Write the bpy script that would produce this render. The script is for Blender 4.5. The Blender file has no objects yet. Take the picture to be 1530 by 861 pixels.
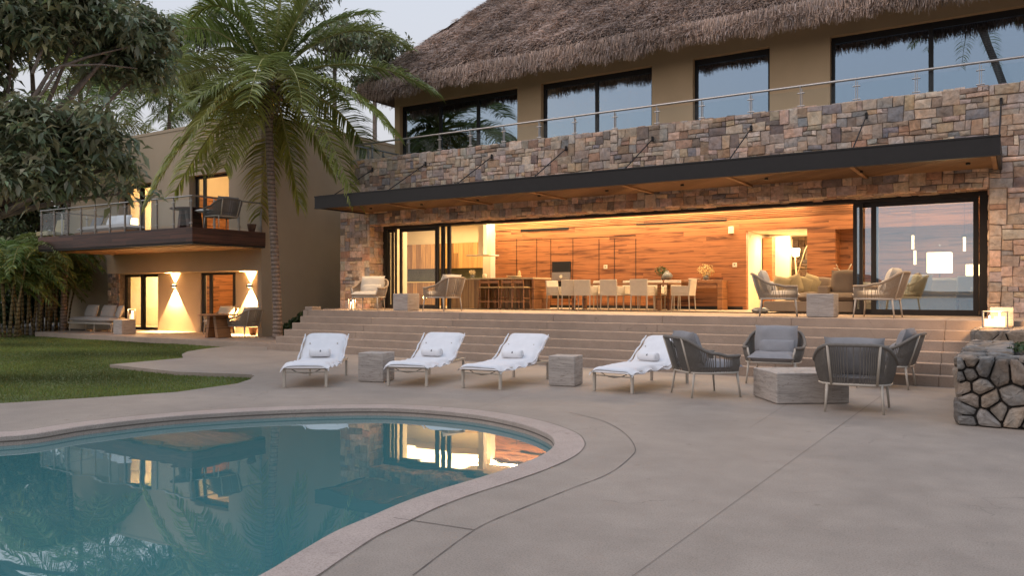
import bpy, math, random
import numpy as np
from mathutils import Vector, Matrix, geometry
from math import radians as R, sin, cos, pi

S = bpy.context.scene
COL = S.collection
# ---------------------------------------------------------------- camera
# world axes: X runs along the house front (to the right), Y away from the pool into the house, Z up; deck = 0
EYE = 1.5
cam_d = bpy.data.cameras.new('camera')
cam = bpy.data.objects.new('camera', cam_d)
COL.objects.link(cam)
cam.location = (0, 0, EYE)
cam.rotation_euler = (R(90), 0, R(32.3))
cam_d.sensor_width = 36
cam_d.lens = 36*1198/1530
cam_d.shift_y = 0.0049
cam_d.clip_end = 6000
S.camera = cam
# ---------------------------------------------------------------- sky and sun (dusk, sun just set behind the camera)
W = bpy.data.worlds.new('World'); S.world = W; W.use_nodes = True
nt = W.node_tree; nt.nodes.clear()
wo = nt.nodes.new('ShaderNodeOutputWorld'); bg = nt.nodes.new('ShaderNodeBackground')
sky = nt.nodes.new('ShaderNodeTexSky'); sky.sky_type = 'NISHITA'; sky.sun_disc = False
SUN_EL, SUN_AZ = 4.0, 215.0
sky.sun_elevation = R(SUN_EL); sky.sun_rotation = R(SUN_AZ)
sky.air_density = 1.0; sky.dust_density = 2.0; sky.ozone_density = 2.0
hsv = nt.nodes.new('ShaderNodeHueSaturation'); hsv.inputs['Saturation'].default_value = 0.6; hsv.inputs['Value'].default_value = 0.06
nt.links.new(sky.outputs[0], hsv.inputs['Color'])
geo = nt.nodes.new('ShaderNodeTexCoord'); sep = nt.nodes.new('ShaderNodeSeparateXYZ'); nt.links.new(geo.outputs['Generated'], sep.inputs[0])
cr = nt.nodes.new('ShaderNodeValToRGB'); nt.links.new(sep.outputs[2], cr.inputs[0])
for i_, (p_, c_) in enumerate([(0.0, (.40, .38, .37)), (.08, (.43, .43, .46)), (.20, (.43, .49, .61)), (.38, (.37, .46, .62)), (1.0, (.34, .44, .60))]):
    e_ = cr.color_ramp.elements[0] if i_ == 0 else (cr.color_ramp.elements[1] if i_ == 4 else cr.color_ramp.elements.new(p_))
    e_.position = p_; e_.color = c_+(1,)
mxn = nt.nodes.new('ShaderNodeMix'); mxn.data_type = 'RGBA'; mxn.inputs['Factor'].default_value = .85
nt.links.new(hsv.outputs[0], mxn.inputs[6]); nt.links.new(cr.outputs[0], mxn.inputs[7])
nt.links.new(mxn.outputs[2], bg.inputs['Color'])
bg.inputs['Strength'].default_value = 1.02
nt.links.new(bg.outputs[0], wo.inputs[0])
sd = bpy.data.lights.new('sun', 'SUN'); sd.energy = 0.5; sd.angle = R(40); sd.color = (1.0, .80, .68)
sun = bpy.data.objects.new('sun', sd); COL.objects.link(sun)
# direction towards the sun: sky rotation is measured from +Y clockwise
az = R(SUN_AZ); el = R(50)
sdir = Vector((sin(az)*cos(el), cos(az)*cos(el), sin(el)))
sun.rotation_euler = sdir.to_track_quat('Z', 'Y').to_euler()
S.view_settings.view_transform = 'Standard'; S.view_settings.look = 'None'
S.view_settings.exposure = 1.02; S.view_settings.gamma = 1.0
S.render.engine = 'CYCLES'
S.cycles.use_denoising = True
S.cycles.max_bounces = 8; S.cycles.diffuse_bounces = 3; S.cycles.glossy_bounces = 4
S.cycles.transmission_bounces = 6; S.cycles.transparent_max_bounces = 16
S.cycles.sample_clamp_indirect = 6.0
S.cycles.caustics_reflective = False; S.cycles.caustics_refractive = False

# ---------------------------------------------------------------- perspective arithmetic used to survey the place
FC, CS, SN = 1198.0, cos(R(32.3)), sin(R(32.3))
def ground(px, py, Z=0.0):
    d = FC*(EYE-Z)/(py-438.0); k = (px-765.0)/FC
    return Vector((d*(k*CS-SN), d*(k*SN+CS), Z))
def xat(px, Y):
    k = (px-765.0)/FC; d = Y/(k*SN+CS)
    return d*(k*CS-SN)
def zat(px, py, Y):
    k = (px-765.0)/FC; d = Y/(k*SN+CS)
    return EYE - (py-438.0)*d/FC
def atd(px, py, d):
    k = (px-765.0)/FC
    return Vector((d*(k*CS-SN), d*(k*SN+CS), EYE-(py-438.0)*d/FC))

# ---------------------------------------------------------------- mesh helpers
class MB:
    def __init__(s): s.v = []; s.f = []; s.c = []
    def add(s, vs, fs, col=None):
        n = len(s.v); s.v += [tuple(p) for p in vs]
        s.f += [tuple(i+n for i in f) for f in fs]
        s.c += [col or (1, 1, 1)]*len(fs)
    def box(s, x0, x1, y0, y1, z0, z1, col=None, M=None, b=0.0):
        if b > 0:
            vs = []; fs = []
            a = ((x0, x1), (y0, y1), (z0, z1)); idx = {}
            for i in (0, 1):
                for j in (0, 1):
                    for k in (0, 1):
                        for ax in range(3):
                            p = [a[0][i], a[1][j], a[2][k]]
                            for o in range(3):
                                if o != ax: p[o] += b*(1 if (i, j, k)[o] == 0 else -1)
                            idx[(i, j, k, ax)] = len(vs); vs.append(p)
            g = lambda i, j, k, ax: idx[(i, j, k, ax)]
            for s_ in (0, 1):
                q = [g(s_,0,0,0), g(s_,1,0,0), g(s_,1,1,0), g(s_,0,1,0)]; fs.append(q if s_ else q[::-1])
                q = [g(0,s_,0,1), g(0,s_,1,1), g(1,s_,1,1), g(1,s_,0,1)]; fs.append(q if s_ else q[::-1])
                q = [g(0,0,s_,2), g(1,0,s_,2), g(1,1,s_,2), g(0,1,s_,2)]; fs.append(q if s_ else q[::-1])
            for p in (0, 1):
                for q_ in (0, 1):
                    fs.append([g(0,p,q_,1), g(1,p,q_,1), g(1,p,q_,2), g(0,p,q_,2)])
                    fs.append([g(p,0,q_,0), g(p,1,q_,0), g(p,1,q_,2), g(p,0,q_,2)])
                    fs.append([g(p,q_,0,0), g(p,q_,1,0), g(p,q_,1,1), g(p,q_,0,1)])
            for i in (0, 1):
                for j in (0, 1):
                    for k in (0, 1): fs.append([g(i,j,k,0), g(i,j,k,1), g(i,j,k,2)])
        else:
            vs = [(x, y, z) for x in (x0, x1) for y in (y0, y1) for z in (z0, z1)]
            fs = [(0,1,3,2), (4,6,7,5), (0,4,5,1), (2,3,7,6), (0,2,6,4), (1,5,7,3)]
        if M is not None: vs = [M @ Vector(p) for p in vs]
        s.add(vs, fs, col)
    def prism(s, poly, z0, z1, col=None, bottom=True):
        n = len(poly)
        vs = [(p[0], p[1], z0) for p in poly]+[(p[0], p[1], z1) for p in poly]
        fs = [(i, (i+1) % n, n+(i+1) % n, n+i) for i in range(n)]
        fs.append(tuple(range(n, 2*n)))
        if bottom: fs.append(tuple(range(n-1, -1, -1)))
        s.add(vs, fs, col)
    def tube(s, pts, r, n=8, col=None, cap=True, sx=1.0):
        pts = [Vector(p) for p in pts]; m = len(pts)
        if not hasattr(r, '__len__'): r = [r]*m
        vs = []; up = None
        for i, p in enumerate(pts):
            t = (pts[min(i+1, m-1)]-pts[max(i-1, 0)])
            if t.length < 1e-9: t = Vector((0, 0, 1))
            t.normalize()
            if up is None:
                up = Vector((0, 0, 1)) if abs(t.z) < .9 else Vector((1, 0, 0))
            a = t.cross(up)
            if a.length < 1e-6: a = t.orthogonal()
            a.normalize(); b = a.cross(t).normalized(); up = b
            for k in range(n):
                th = 2*pi*k/n + (pi/4 if n == 4 else 0)
                vs.append(p + a*cos(th)*r[i]*sx + b*sin(th)*r[i])
        fs = []
        for i in range(m-1):
            for k in range(n):
                fs.append((i*n+k, i*n+(k+1) % n, (i+1)*n+(k+1) % n, (i+1)*n+k))
        if cap:
            fs.append(tuple(range(n-1, -1, -1))); fs.append(tuple((m-1)*n+k for k in range(n)))
        s.add(vs, fs, col)
    def lathe(s, prof, c=(0, 0, 0), n=20, col=None):
        vs = []; fs = []
        for r, z in prof:
            for k in range(n):
                th = 2*pi*k/n; vs.append((c[0]+r*cos(th), c[1]+r*sin(th), c[2]+z))
        m = len(prof)
        for i in range(m-1):
            for k in range(n): fs.append((i*n+k, i*n+(k+1) % n, (i+1)*n+(k+1) % n, (i+1)*n+k))
        fs.append(tuple(range(n-1, -1, -1))); fs.append(tuple((m-1)*n+k for k in range(n)))
        s.add(vs, fs, col)
    def pillow(s, c, w, d, h, M=None, n=10, e=3.0, col=None, seed=0):
        """soft cushion, w x d in its plane, h thick; M rotates about c"""
        rr = random.Random(seed); c = Vector(c); M = M or Matrix.Identity(3)
        vs = []; fs = []
        ph = rr.random()*6
        for side in (1, -1):
            for i in range(n+1):
                for j in range(n+1):
                    u = -1+2*i/n; v = -1+2*j/n
                    t = (max(0, 1-abs(u)**e)*max(0, 1-abs(v)**e))**.45
                    pin = 1 - .05*(1-abs(abs(u)-abs(v)))*(max(abs(u), abs(v)))**4 * (0 if min(abs(u),abs(v))>.9 else 1)
                    wr = 1+.08*sin(5*u+ph)*cos(4*v+ph)
                    vs.append(c+M @ Vector((u*w/2*pin, v*d/2*pin, side*h/2*t*wr)))
            o = 0 if side == 1 else (n+1)**2
            for i in range(n):
                for j in range(n):
                    q = (o+i*(n+1)+j, o+(i+1)*(n+1)+j, o+(i+1)*(n+1)+j+1, o+i*(n+1)+j+1)
                    fs.append(q if side == 1 else q[::-1])
        s.add(vs, fs, col)
    def build(s, name, m, parent=None, world=True, smooth=False):
        vs = s.v
        if parent is not None and world:
            off = Vector((0, 0, 0)); q = parent
            while q: off = off+Vector(q.location); q = q.parent
            vs = [(p[0]-off[0], p[1]-off[1], p[2]-off[2]) for p in vs]
        me = bpy.data.meshes.new(name); me.from_pydata(vs, [], s.f)
        if any(c != (1, 1, 1) for c in s.c):
            at = me.attributes.new('tint', 'FLOAT_COLOR', 'CORNER')
            tot = [len(f) for f in s.f]
            arr = np.repeat(np.array([tuple(c)+(1,) for c in s.c], dtype=np.float32), tot, axis=0)
            at.data.foreach_set('color', arr.ravel())
        me.materials.append(m)
        if smooth: me.shade_smooth() if hasattr(me, 'shade_smooth') else None
        me.update()
        o = bpy.data.objects.new(name, me); COL.objects.link(o)
        if parent is not None: o.parent = parent
        return o
def fast(name, V, F, m, parent=None, tint=None, smooth=False):
    """numpy mesh: V (n,3), F (m,k)"""
    V = np.asarray(V, dtype=np.float32); F = np.asarray(F, dtype=np.int32)
    if parent is not None:
        off = np.zeros(3, dtype=np.float32); q = parent
        while q: off += np.array(q.location, dtype=np.float32); q = q.parent
        V = V-off
    me = bpy.data.meshes.new(name)
    me.vertices.add(len(V)); me.vertices.foreach_set('co', V.ravel())
    k = F.shape[1]
    me.loops.add(F.size); me.loops.foreach_set('vertex_index', F.ravel())
    me.polygons.add(len(F)); me.polygons.foreach_set('loop_start', np.arange(0, F.size, k, dtype=np.int32))
    if tint is not None:
        at = me.attributes.new('tint', 'FLOAT_COLOR', 'CORNER')
        c = np.concatenate([tint, np.ones((len(tint), 1))], axis=1).astype(np.float32)
        at.data.foreach_set('color', np.repeat(c, k, axis=0).ravel())
    me.materials.append(m); me.update(calc_edges=True); me.validate()
    if smooth: me.shade_smooth()
    o = bpy.data.objects.new(name, me); COL.objects.link(o)
    if parent is not None: o.parent = parent
    return o
def tag(o, label=None, cat=None, group=None, kind=None):
    if label: o['label'] = label
    if cat: o['category'] = cat
    if group: o['group'] = group
    if kind: o['kind'] = kind
    return o
def empty(name, loc=(0, 0, 0), rz=0.0):
    o = bpy.data.objects.new(name, None); COL.objects.link(o)
    o.location = loc; o.rotation_euler = (0, 0, rz); o.empty_display_size = .2
    return o
def copy_tree(o, parent=None):
    c = o.copy(); COL.objects.link(c)
    if parent is not None: c.parent = parent
    for ch in list(o.children): copy_tree(ch, c)
    return c
def place(proto, used, loc, rz, label, cat, group=None):
    """first use moves the prototype itself, later ones copy it with its parts"""
    o = proto if not used else copy_tree(proto)
    used.append(1)
    o.location = loc; o.rotation_euler = (0, 0, rz)
    tag(o, label, cat, group); return o
def Rm(ax, deg): return Matrix.Rotation(R(deg), 3, ax)
def smooth_poly(pts, n=6, closed=True):
    P = [Vector((p[0], p[1])) for p in pts]; m = len(P); out = []
    rng = range(m) if closed else range(m-1)
    for i in rng:
        if closed: a, b, c, d = P[i-1], P[i], P[(i+1) % m], P[(i+2) % m]
        else: a, b, c, d = P[max(i-1, 0)], P[i], P[i+1], P[min(i+2, m-1)]
        for k in range(n):
            t = k/n
            out.append(.5*((2*b)+(c-a)*t+(2*a-5*b+4*c-d)*t*t+(3*b-a-3*c+d)*t**3))
    if not closed: out.append(P[-1])
    return out
def offset_poly(P, d):
    m = len(P); out = []
    for i in range(m):
        t = (P[(i+1) % m]-P[i-1]).normalized(); out.append(P[i]+Vector((t.y, -t.x))*d)
    return out
def area2(P): return sum(P[i-1].x*P[i].y-P[i].x*P[i-1].y for i in range(len(P)))
def tess(loops, z):
    L = [[Vector((p[0], p[1], 0)) for p in l] for l in loops]
    tris = geometry.tessellate_polygon(L)
    vs = [(p.x, p.y, z) for l in L for p in l]
    fs = []
    for t in tris:
        a, b, c = [vs[i] for i in t]
        cr = (b[0]-a[0])*(c[1]-a[1])-(b[1]-a[1])*(c[0]-a[0])
        if abs(cr) < 1e-9: continue
        fs.append(tuple(t) if cr > 0 else tuple(t)[::-1])
    return vs, fs

# ---------------------------------------------------------------- materials
def nodes(name):
    m = bpy.data.materials.new(name); m.use_nodes = True
    t = m.node_tree; t.nodes.clear()
    o = t.nodes.new('ShaderNodeOutputMaterial'); p = t.nodes.new('ShaderNodeBsdfPrincipled')
    t.links.new(p.outputs[0], o.inputs[0]); return m, t, p, o
def N(t, ty, **kw):
    n = t.nodes.new(ty)
    for k, v in kw.items():
        if k.startswith('i_'): n.inputs[k[2:]].default_value = v
        else: setattr(n, k, v)
    return n
def mixc(t, a, b, f, mode='MIX'):
    n = N(t, 'ShaderNodeMix', data_type='RGBA', blend_type=mode)
    for s, v in ((0, f), (6, a), (7, b)):
        if hasattr(v, 'is_linked') or hasattr(v, 'links'): t.links.new(v, n.inputs[s])
        elif s == 0: n.inputs[0].default_value = v
        else: n.inputs[s].default_value = tuple(v)+(1,) if len(v) == 3 else v
    return n.outputs[2]
def math_(t, op, a, b=0.0):
    n = N(t, 'ShaderNodeMath', operation=op)
    for i, v in enumerate((a, b)):
        if hasattr(v, 'links'): t.links.new(v, n.inputs[i])
        else: n.inputs[i].default_value = v
    return n.outputs[0]
def coords(t, scale=(1, 1, 1), kind='Object'):
    c = N(t, 'ShaderNodeTexCoord'); m = N(t, 'ShaderNodeMapping')
    m.inputs['Scale'].default_value = scale; t.links.new(c.outputs[kind], m.inputs[0]); return m.outputs[0]
def noise(t, vec, sc, det=4, rough=.55, dist=0.0):
    n = N(t, 'ShaderNodeTexNoise'); n.inputs['Scale'].default_value = sc; n.inputs['Detail'].default_value = det
    n.inputs['Roughness'].default_value = rough; n.inputs['Distortion'].default_value = dist
    t.links.new(vec, n.inputs['Vector']); return n.outputs[0]
def ramp(t, fac, stops):
    n = N(t, 'ShaderNodeValToRGB'); e = n.color_ramp.elements
    e[0].position, e[0].color = stops[0][0], tuple(stops[0][1])+(1,)
    e[1].position, e[1].color = stops[-1][0], tuple(stops[-1][1])+(1,)
    for p, c in stops[1:-1]:
        x = e.new(p); x.color = tuple(c)+(1,)
    t.links.new(fac, n.inputs[0]); return n.outputs[0]
def bump(t, p, h, strength=.3, dist=.02):
    b = N(t, 'ShaderNodeBump'); b.inputs['Strength'].default_value = strength; b.inputs['Distance'].default_value = dist
    t.links.new(h, b.inputs['Height']); t.links.new(b.outputs[0], p.inputs['Normal'])
def sc3(c, k): return tuple(min(1, x*k) for x in c)
def simple(name, c, rough=.6, var=.2, sc=5.0, bs=0.0, bsc=60.0, metal=0.0, stretch=(1, 1, 1), tint=False, fine=0.0, trans=0.0, spec=None):
    m, t, p, o = nodes(name); v = coords(t, stretch)
    col = ramp(t, noise(t, v, sc), [(.25, sc3(c, 1-var)), (.75, sc3(c, 1+var))])
    if fine: col = mixc(t, col, ramp(t, noise(t, v, bsc, 3), [(.3, (1-fine,)*3), (.7, (1, 1, 1))]), 1.0, 'MULTIPLY')
    if tint:
        a = N(t, 'ShaderNodeAttribute', attribute_name='tint'); col = mixc(t, col, a.outputs['Color'], 1.0, 'MULTIPLY')
    t.links.new(col, p.inputs['Base Color']); p.inputs['Roughness'].default_value = rough; p.inputs['Metallic'].default_value = metal
    if spec is not None: p.inputs['Specular IOR Level'].default_value = spec
    if bs: bump(t, p, noise(t, v, bsc, 5), bs, .01)
    return m
def emis(name, c, s):
    m, t, p, o = nodes(name); e = N(t, 'ShaderNodeEmission'); e.inputs[0].default_value = tuple(c)+(1,); e.inputs[1].default_value = s
    t.links.new(e.outputs[0], o.inputs[0]); return m
def leafmat(name, c, rough=.45, transl=.35):
    m, t, p, o = nodes(name)
    a = N(t, 'ShaderNodeAttribute', attribute_name='tint')
    v = coords(t); col = mixc(t, sc3(c, 1), a.outputs['Color'], 1.0, 'MULTIPLY')
    t.links.new(col, p.inputs['Base Color']); p.inputs['Roughness'].default_value = rough
    tr = N(t, 'ShaderNodeBsdfTranslucent'); t.links.new(col, tr.inputs[0])
    mx = N(t, 'ShaderNodeMixShader'); mx.inputs[0].default_value = transl
    t.links.new(p.outputs[0], mx.inputs[1]); t.links.new(tr.outputs[0], mx.inputs[2]); t.links.new(mx.outputs[0], o.inputs[0])
    return m
def glassmat(name, tint=(1, 1, 1), ior=1.5, rough=0.0, boost=0.0, gc=(1, 1, 1)):
    m, t, p, o = nodes(name)
    ge = N(t, 'ShaderNodeNewGeometry'); vm = N(t, 'ShaderNodeVectorMath', operation='DOT_PRODUCT'); t.links.new(ge.outputs['Normal'], vm.inputs[0]); t.links.new(ge.outputs['Incoming'], vm.inputs[1])
    f0 = ((ior-1)/(ior+1))**2; om = math_(t, 'SUBTRACT', 1.0, math_(t, 'ABSOLUTE', vm.outputs['Value'])); fz = math_(t, 'ADD', math_(t, 'MULTIPLY', math_(t, 'POWER', om, 5.0), 1-f0), f0)
    tr = N(t, 'ShaderNodeBsdfTransparent'); tr.inputs[0].default_value = tuple(tint)+(1,)
    gl = N(t, 'ShaderNodeBsdfGlossy'); gl.inputs['Roughness'].default_value = rough; gl.inputs[0].default_value = tuple(gc)+(1,)
    mx = N(t, 'ShaderNodeMixShader'); f = math_(t, 'ADD', fz, boost)
    t.links.new(f, mx.inputs[0]); t.links.new(tr.outputs[0], mx.inputs[1]); t.links.new(gl.outputs[0], mx.inputs[2])
    t.links.new(mx.outputs[0], o.inputs[0]); return m
def planks(name, base, dark, pw=.1, pl=2.2, long='X', rough=.45, groove=.35, grain=1.0, wob=.5, gm=1.2, con=.18, gs=22.0):
    """boards: long axis X, Y or Z, stacked on the other wall axis"""
    m, t, p, o = nodes(name)
    c = N(t, 'ShaderNodeTexCoord'); s = N(t, 'ShaderNodeSeparateXYZ'); t.links.new(c.outputs['Object'], s.inputs[0])
    ax = {'X': (math_(t, 'ADD', s.outputs[0], s.outputs[1]), s.outputs[2]), 'Z': (s.outputs[2], math_(t, 'ADD', s.outputs[0], s.outputs[1])),
          'XY': (s.outputs[0], s.outputs[1])}[long]
    row = math_(t, 'FLOOR', math_(t, 'DIVIDE', ax[1], pw))
    wn = N(t, 'ShaderNodeTexWhiteNoise', noise_dimensions='1D'); t.links.new(row, wn.inputs['W'])
    seg = math_(t, 'FLOOR', math_(t, 'ADD', math_(t, 'DIVIDE', ax[0], pl), math_(t, 'MULTIPLY', wn.outputs[0], 7.3)))
    w2 = N(t, 'ShaderNodeTexWhiteNoise', noise_dimensions='2D'); cb = N(t, 'ShaderNodeCombineXYZ')
    t.links.new(row, cb.inputs[0]); t.links.new(seg, cb.inputs[1]); t.links.new(cb.outputs[0], w2.inputs['Vector'])
    gv = N(t, 'ShaderNodeCombineXYZ'); t.links.new(math_(t, 'MULTIPLY', ax[0], .9), gv.inputs[0]); t.links.new(math_(t, 'MULTIPLY', ax[1], gs), gv.inputs[1])
    t.links.new(math_(t, 'MULTIPLY', w2.outputs[0], 37.0), gv.inputs[2])
    g = noise(t, gv.outputs[0], 1.0, 5, .6, .6)
    f = math_(t, 'ADD', math_(t, 'MULTIPLY', math_(t, 'SUBTRACT', g, con), gm*grain), math_(t, 'MULTIPLY', w2.outputs[0], wob))
    mid = tuple((a+b)/2 for a, b in zip(base, dark))
    col = ramp(t, f, [(.40, dark), (.56, mid), (.68, base), (.88, sc3(base, 1.3))])
    fr = math_(t, 'FRACT', math_(t, 'DIVIDE', ax[1], pw))
    gr = math_(t, 'LESS_THAN', math_(t, 'ABSOLUTE', math_(t, 'SUBTRACT', fr, .5)), .46)
    col2 = mixc(t, tuple(x*groove for x in dark), col, gr)
    t.links.new(col2, p.inputs['Base Color']); p.inputs['Roughness'].default_value = rough
    bump(t, p, math_(t, 'ADD', gr, math_(t, 'MULTIPLY', g, .2)), .25, .006)
    return m
def travertine(name, c):
    m, t, p, o = nodes(name); v = coords(t, (1.5, 1.5, 14)); n1 = noise(t, v, 2.2, 6, .65, .3)
    col = ramp(t, n1, [(.3, sc3(c, .62)), (.48, sc3(c, .95)), (.7, sc3(c, 1.2))])
    pit = ramp(t, noise(t, coords(t, (8, 8, 40)), 2.0, 3), [(.60, (1, 1, 1)), (.70, (.5, .45, .4))])
    col = mixc(t, col, pit, 1.0, 'MULTIPLY')
    t.links.new(col, p.inputs['Base Color']); p.inputs['Roughness'].default_value = .7; bump(t, p, n1, .35, .01); return m
def concrete(name, c, rough=.72, stain=.32):
    m, t, p, o = nodes(name); v = coords(t, kind='Object')
    big = noise(t, v, .45, 5, .6, .4); mid = noise(t, v, 3.0, 6, .65); fi = noise(t, v, 90, 3, .7)
    col = ramp(t, big, [(.3, sc3(c, 1-stain*.5)), (.7, sc3(c, 1+stain*.35))])
    col = mixc(t, col, ramp(t, mid, [(.3, (.86, .85, .84)), (.65, (1.04, 1.03, 1.02))]), 1.0, 'MULTIPLY')
    col = mixc(t, col, ramp(t, fi, [(.36, (.74, .72, .70)), (.5, (1, 1, 1)), (.68, (1.12, 1.12, 1.12))]), 1.0, 'MULTIPLY')
    vo = N(t, 'ShaderNodeTexVoronoi', feature='DISTANCE_TO_EDGE'); vo.inputs['Scale'].default_value = .42
    wv = N(t, 'ShaderNodeVectorMath', operation='ADD'); n3 = N(t, 'ShaderNodeTexNoise'); n3.inputs['Scale'].default_value = 1.6; n3.inputs['Detail'].default_value = 6; t.links.new(v, n3.inputs['Vector']); t.links.new(v, wv.inputs[0]); t.links.new(n3.outputs[1], wv.inputs[1]); t.links.new(wv.outputs[0], vo.inputs['Vector'])
    hair = math_(t, 'MULTIPLY', math_(t, 'LESS_THAN', vo.outputs['Distance'], .0022), ramp(t, big, [(.5, (0, 0, 0)), (.56, (1, 1, 1))]))
    col = mixc(t, col, sc3(c, .55), math_(t, 'MULTIPLY', hair, .55))
    spot = ramp(t, noise(t, v, 7.0, 2, .5), [(.70, (1, 1, 1)), (.76, (.80, .78, .76))]); col = mixc(t, col, spot, 1.0, 'MULTIPLY')
    t.links.new(col, p.inputs['Base Color'])
    rr = N(t, 'ShaderNodeMapRange'); rr.inputs['To Min'].default_value = rough-.12; rr.inputs['To Max'].default_value = rough+.12
    t.links.new(mid, rr.inputs[0]); t.links.new(rr.outputs[0], p.inputs['Roughness'])
    bump(t, p, math_(t, 'ADD', math_(t, 'MULTIPLY', mid, .6), math_(t, 'MULTIPLY', fi, .4)), .25, .01); return m
def stonemat(name, rough=.8, sc=9.0, warm=.6):
    m, t, p, o = nodes(name); v = coords(t); a = N(t, 'ShaderNodeAttribute', attribute_name='tint')
    n1 = noise(t, v, sc, 7, .68, .5); n2 = noise(t, v, sc*.35, 4, .6, .8)
    col = mixc(t, a.outputs['Color'], ramp(t, n1, [(.28, (.60, .57, .55)), (.5, (1.05, 1.03, 1.0)), (.72, (1.5, 1.47, 1.44))]), 1.0, 'MULTIPLY')
    col = mixc(t, col, ramp(t, n2, [(.40, (1, 1, 1)), (.62, (1.2, .98, .78))]), warm, 'MULTIPLY')
    t.links.new(col, p.inputs['Base Color']); p.inputs['Roughness'].default_value = rough; bump(t, p, n1, .8, .03); return m

M_deck = concrete('deck_concrete', (.345, .285, .235))
M_cope = concrete('coping_concrete', (.45, .36, .31), stain=.2)
M_step = concrete('step_concrete', (.38, .29, .225), stain=.3)
M_joint = simple('joint', (.15, .12, .10), .9)
M_floor = concrete('floor_stone', (.46, .38, .29), rough=.45, stain=.15)
M_plaster = simple('plaster', (.60, .42, .25), .85, .06, 1.2, .12, 90)
M_plaster_wing = simple('plaster_wing', (.44, .34, .235), .85, .06, .9, .12, 90)
M_white = simple('white_plaster', (.72, .64, .50), .85, .05, 2, .05, 90)
M_stone = stonemat('stone_veneer'); M_rock = stonemat('field_stone', .9, 9.0, .6)
M_mortar = simple('mortar', (.13, .11, .09), .95, .3, 12, .3, 60)
M_dark = simple('dark_metal', (.022, .019, .018), .5, .12, 8, .05, 120, spec=.3)
M_steel = simple('brushed_steel', (.40, .38, .36), .42, .1, 20, metal=1.0)
M_beige = simple('beige_metal', (.46, .40, .33), .45, .06, 10)
M_towel = simple('towel_fabric', (.80, .78, .78), .95, .04, 8, .5, 260)
M_cushion = simple('grey_cushion', (.27, .26, .265), .95, .08, 10, .4, 300)
M_cushw = simple('cream_cushion', (.62, .55, .45), .95, .06, 10, .4, 300)
M_rope = simple('grey_rope', (.17, .15, .13), .85, .15, 40, .5, 200)
M_rope_beige = simple('beige_rope', (.33, .26, .19), .85, .15, 40, .5, 200)
M_trav = travertine('travertine', (.40, .35, .31))
M_wood = planks('cumaru_wall', (.29, .118, .045), (.085, .028, .011), .15, 2.4, 'X', wob=.24, gm=2.0, con=.18, groove=2.6, gs=13.0)
M_slat = planks('ceiling_slats', (.40, .19, .08), (.2, .08, .03), .09, 3.0, 'X')
M_kit = planks('kitchen_veneer', (.38, .22, .09), (.17, .085, .035), .22, 9.0, 'Z', .4, .9)
M_dwood = planks('dark_fascia_wood', (.085, .032, .02), (.035, .014, .01), .13, 3.0, 'X', .5)
M_soffit = planks('soffit_wood', (.24, .13, .055), (.13, .06, .025), .14, 3.0, 'XY', .6)
M_furn = planks('furniture_wood', (.26, .12, .05), (.12, .05, .02), .3, 2.0, 'X', .4, .9)
M_glass = glassmat('window_glass', (.93, .95, .95), 1.45)
M_glass_up = glassmat('dark_window_glass', (.35, .37, .38), 1.55, boost=.42, gc=(.62, .78, .96))
M_glass_dr = glassmat('door_glass', (.8, .84, .85), 1.5, boost=.28, gc=(.66, .80, .92))
M_glass_rail = glassmat('rail_glass', (.93, .96, .97), 1.22)
M_black = simple('black', (.012, .012, .012), .3)
M_lamp = emis('lamp_glow', (1.0, .62, .28), 14)
M_shade = emis('shade_glow', (1.0, .66, .32), 5)
M_spot = emis('downlight_glow', (1.0, .72, .42), 30)
# ================================================================ SETTING
rnd = random.Random(7)
pool_px = [(388,860),(439,830),(498,796),(549,774),(600,752),(654,733),(717,714),(772,696),(808,681),(824,670),(828,660),
           (817,648),(772,632),(694,618),(576,610),(420,613),(265,622),(133,636),(0,653)]
pp = [ground(x, y) for x, y in pool_px]
pool_pts = [(p.x, p.y) for p in pp] + [(-10.6, 3.1), (-12.0, 1.6), (-12.6, -.6), (-11.6, -3.0), (-9.2, -4.2), (-6.2, -3.6), (-4.3, -1.9), (-3.6, -.6), (-3.36, .5), (-3.3, 1.3), (-3.32, 2.0), (-3.36, 2.5)]
pool = smooth_poly(pool_pts, 6)
if area2(pool) < 0: pool = pool[::-1]          # counter-clockwise: offset_poly(+) goes outwards
edge = [(376,515),(345,517),(301,522),(280,525.5),(272,529.5),(274,535),(164,545),(265,556),(345,558.5),(376,560),(380,562),(374,567),(354,573.5),(265,586),(133,595),(0,603)]
de = [ground(x, y) for x, y in edge]
deck_outer = [(14, -9), (14, 14.6), (-16.7, 14.6), (-16.7, 15.4)] + [(p.x, p.y) for p in de] + [(-15.5, 3.6), (-18, 0), (-18, -9)]
vs, fs = tess([deck_outer, offset_poly(pool, .015)], 0.0)
d = MB(); d.add(vs, fs)
n = len(deck_outer); base = [(x, y, -.14) for x, y in deck_outer]; top = [(x, y, 0) for x, y in deck_outer]
d.add(top+base, [(i, (i+1) % n, n+(i+1) % n, n+i) for i in range(n)])
tag(d.build('pool_deck', M_deck), kind='structure')
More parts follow.
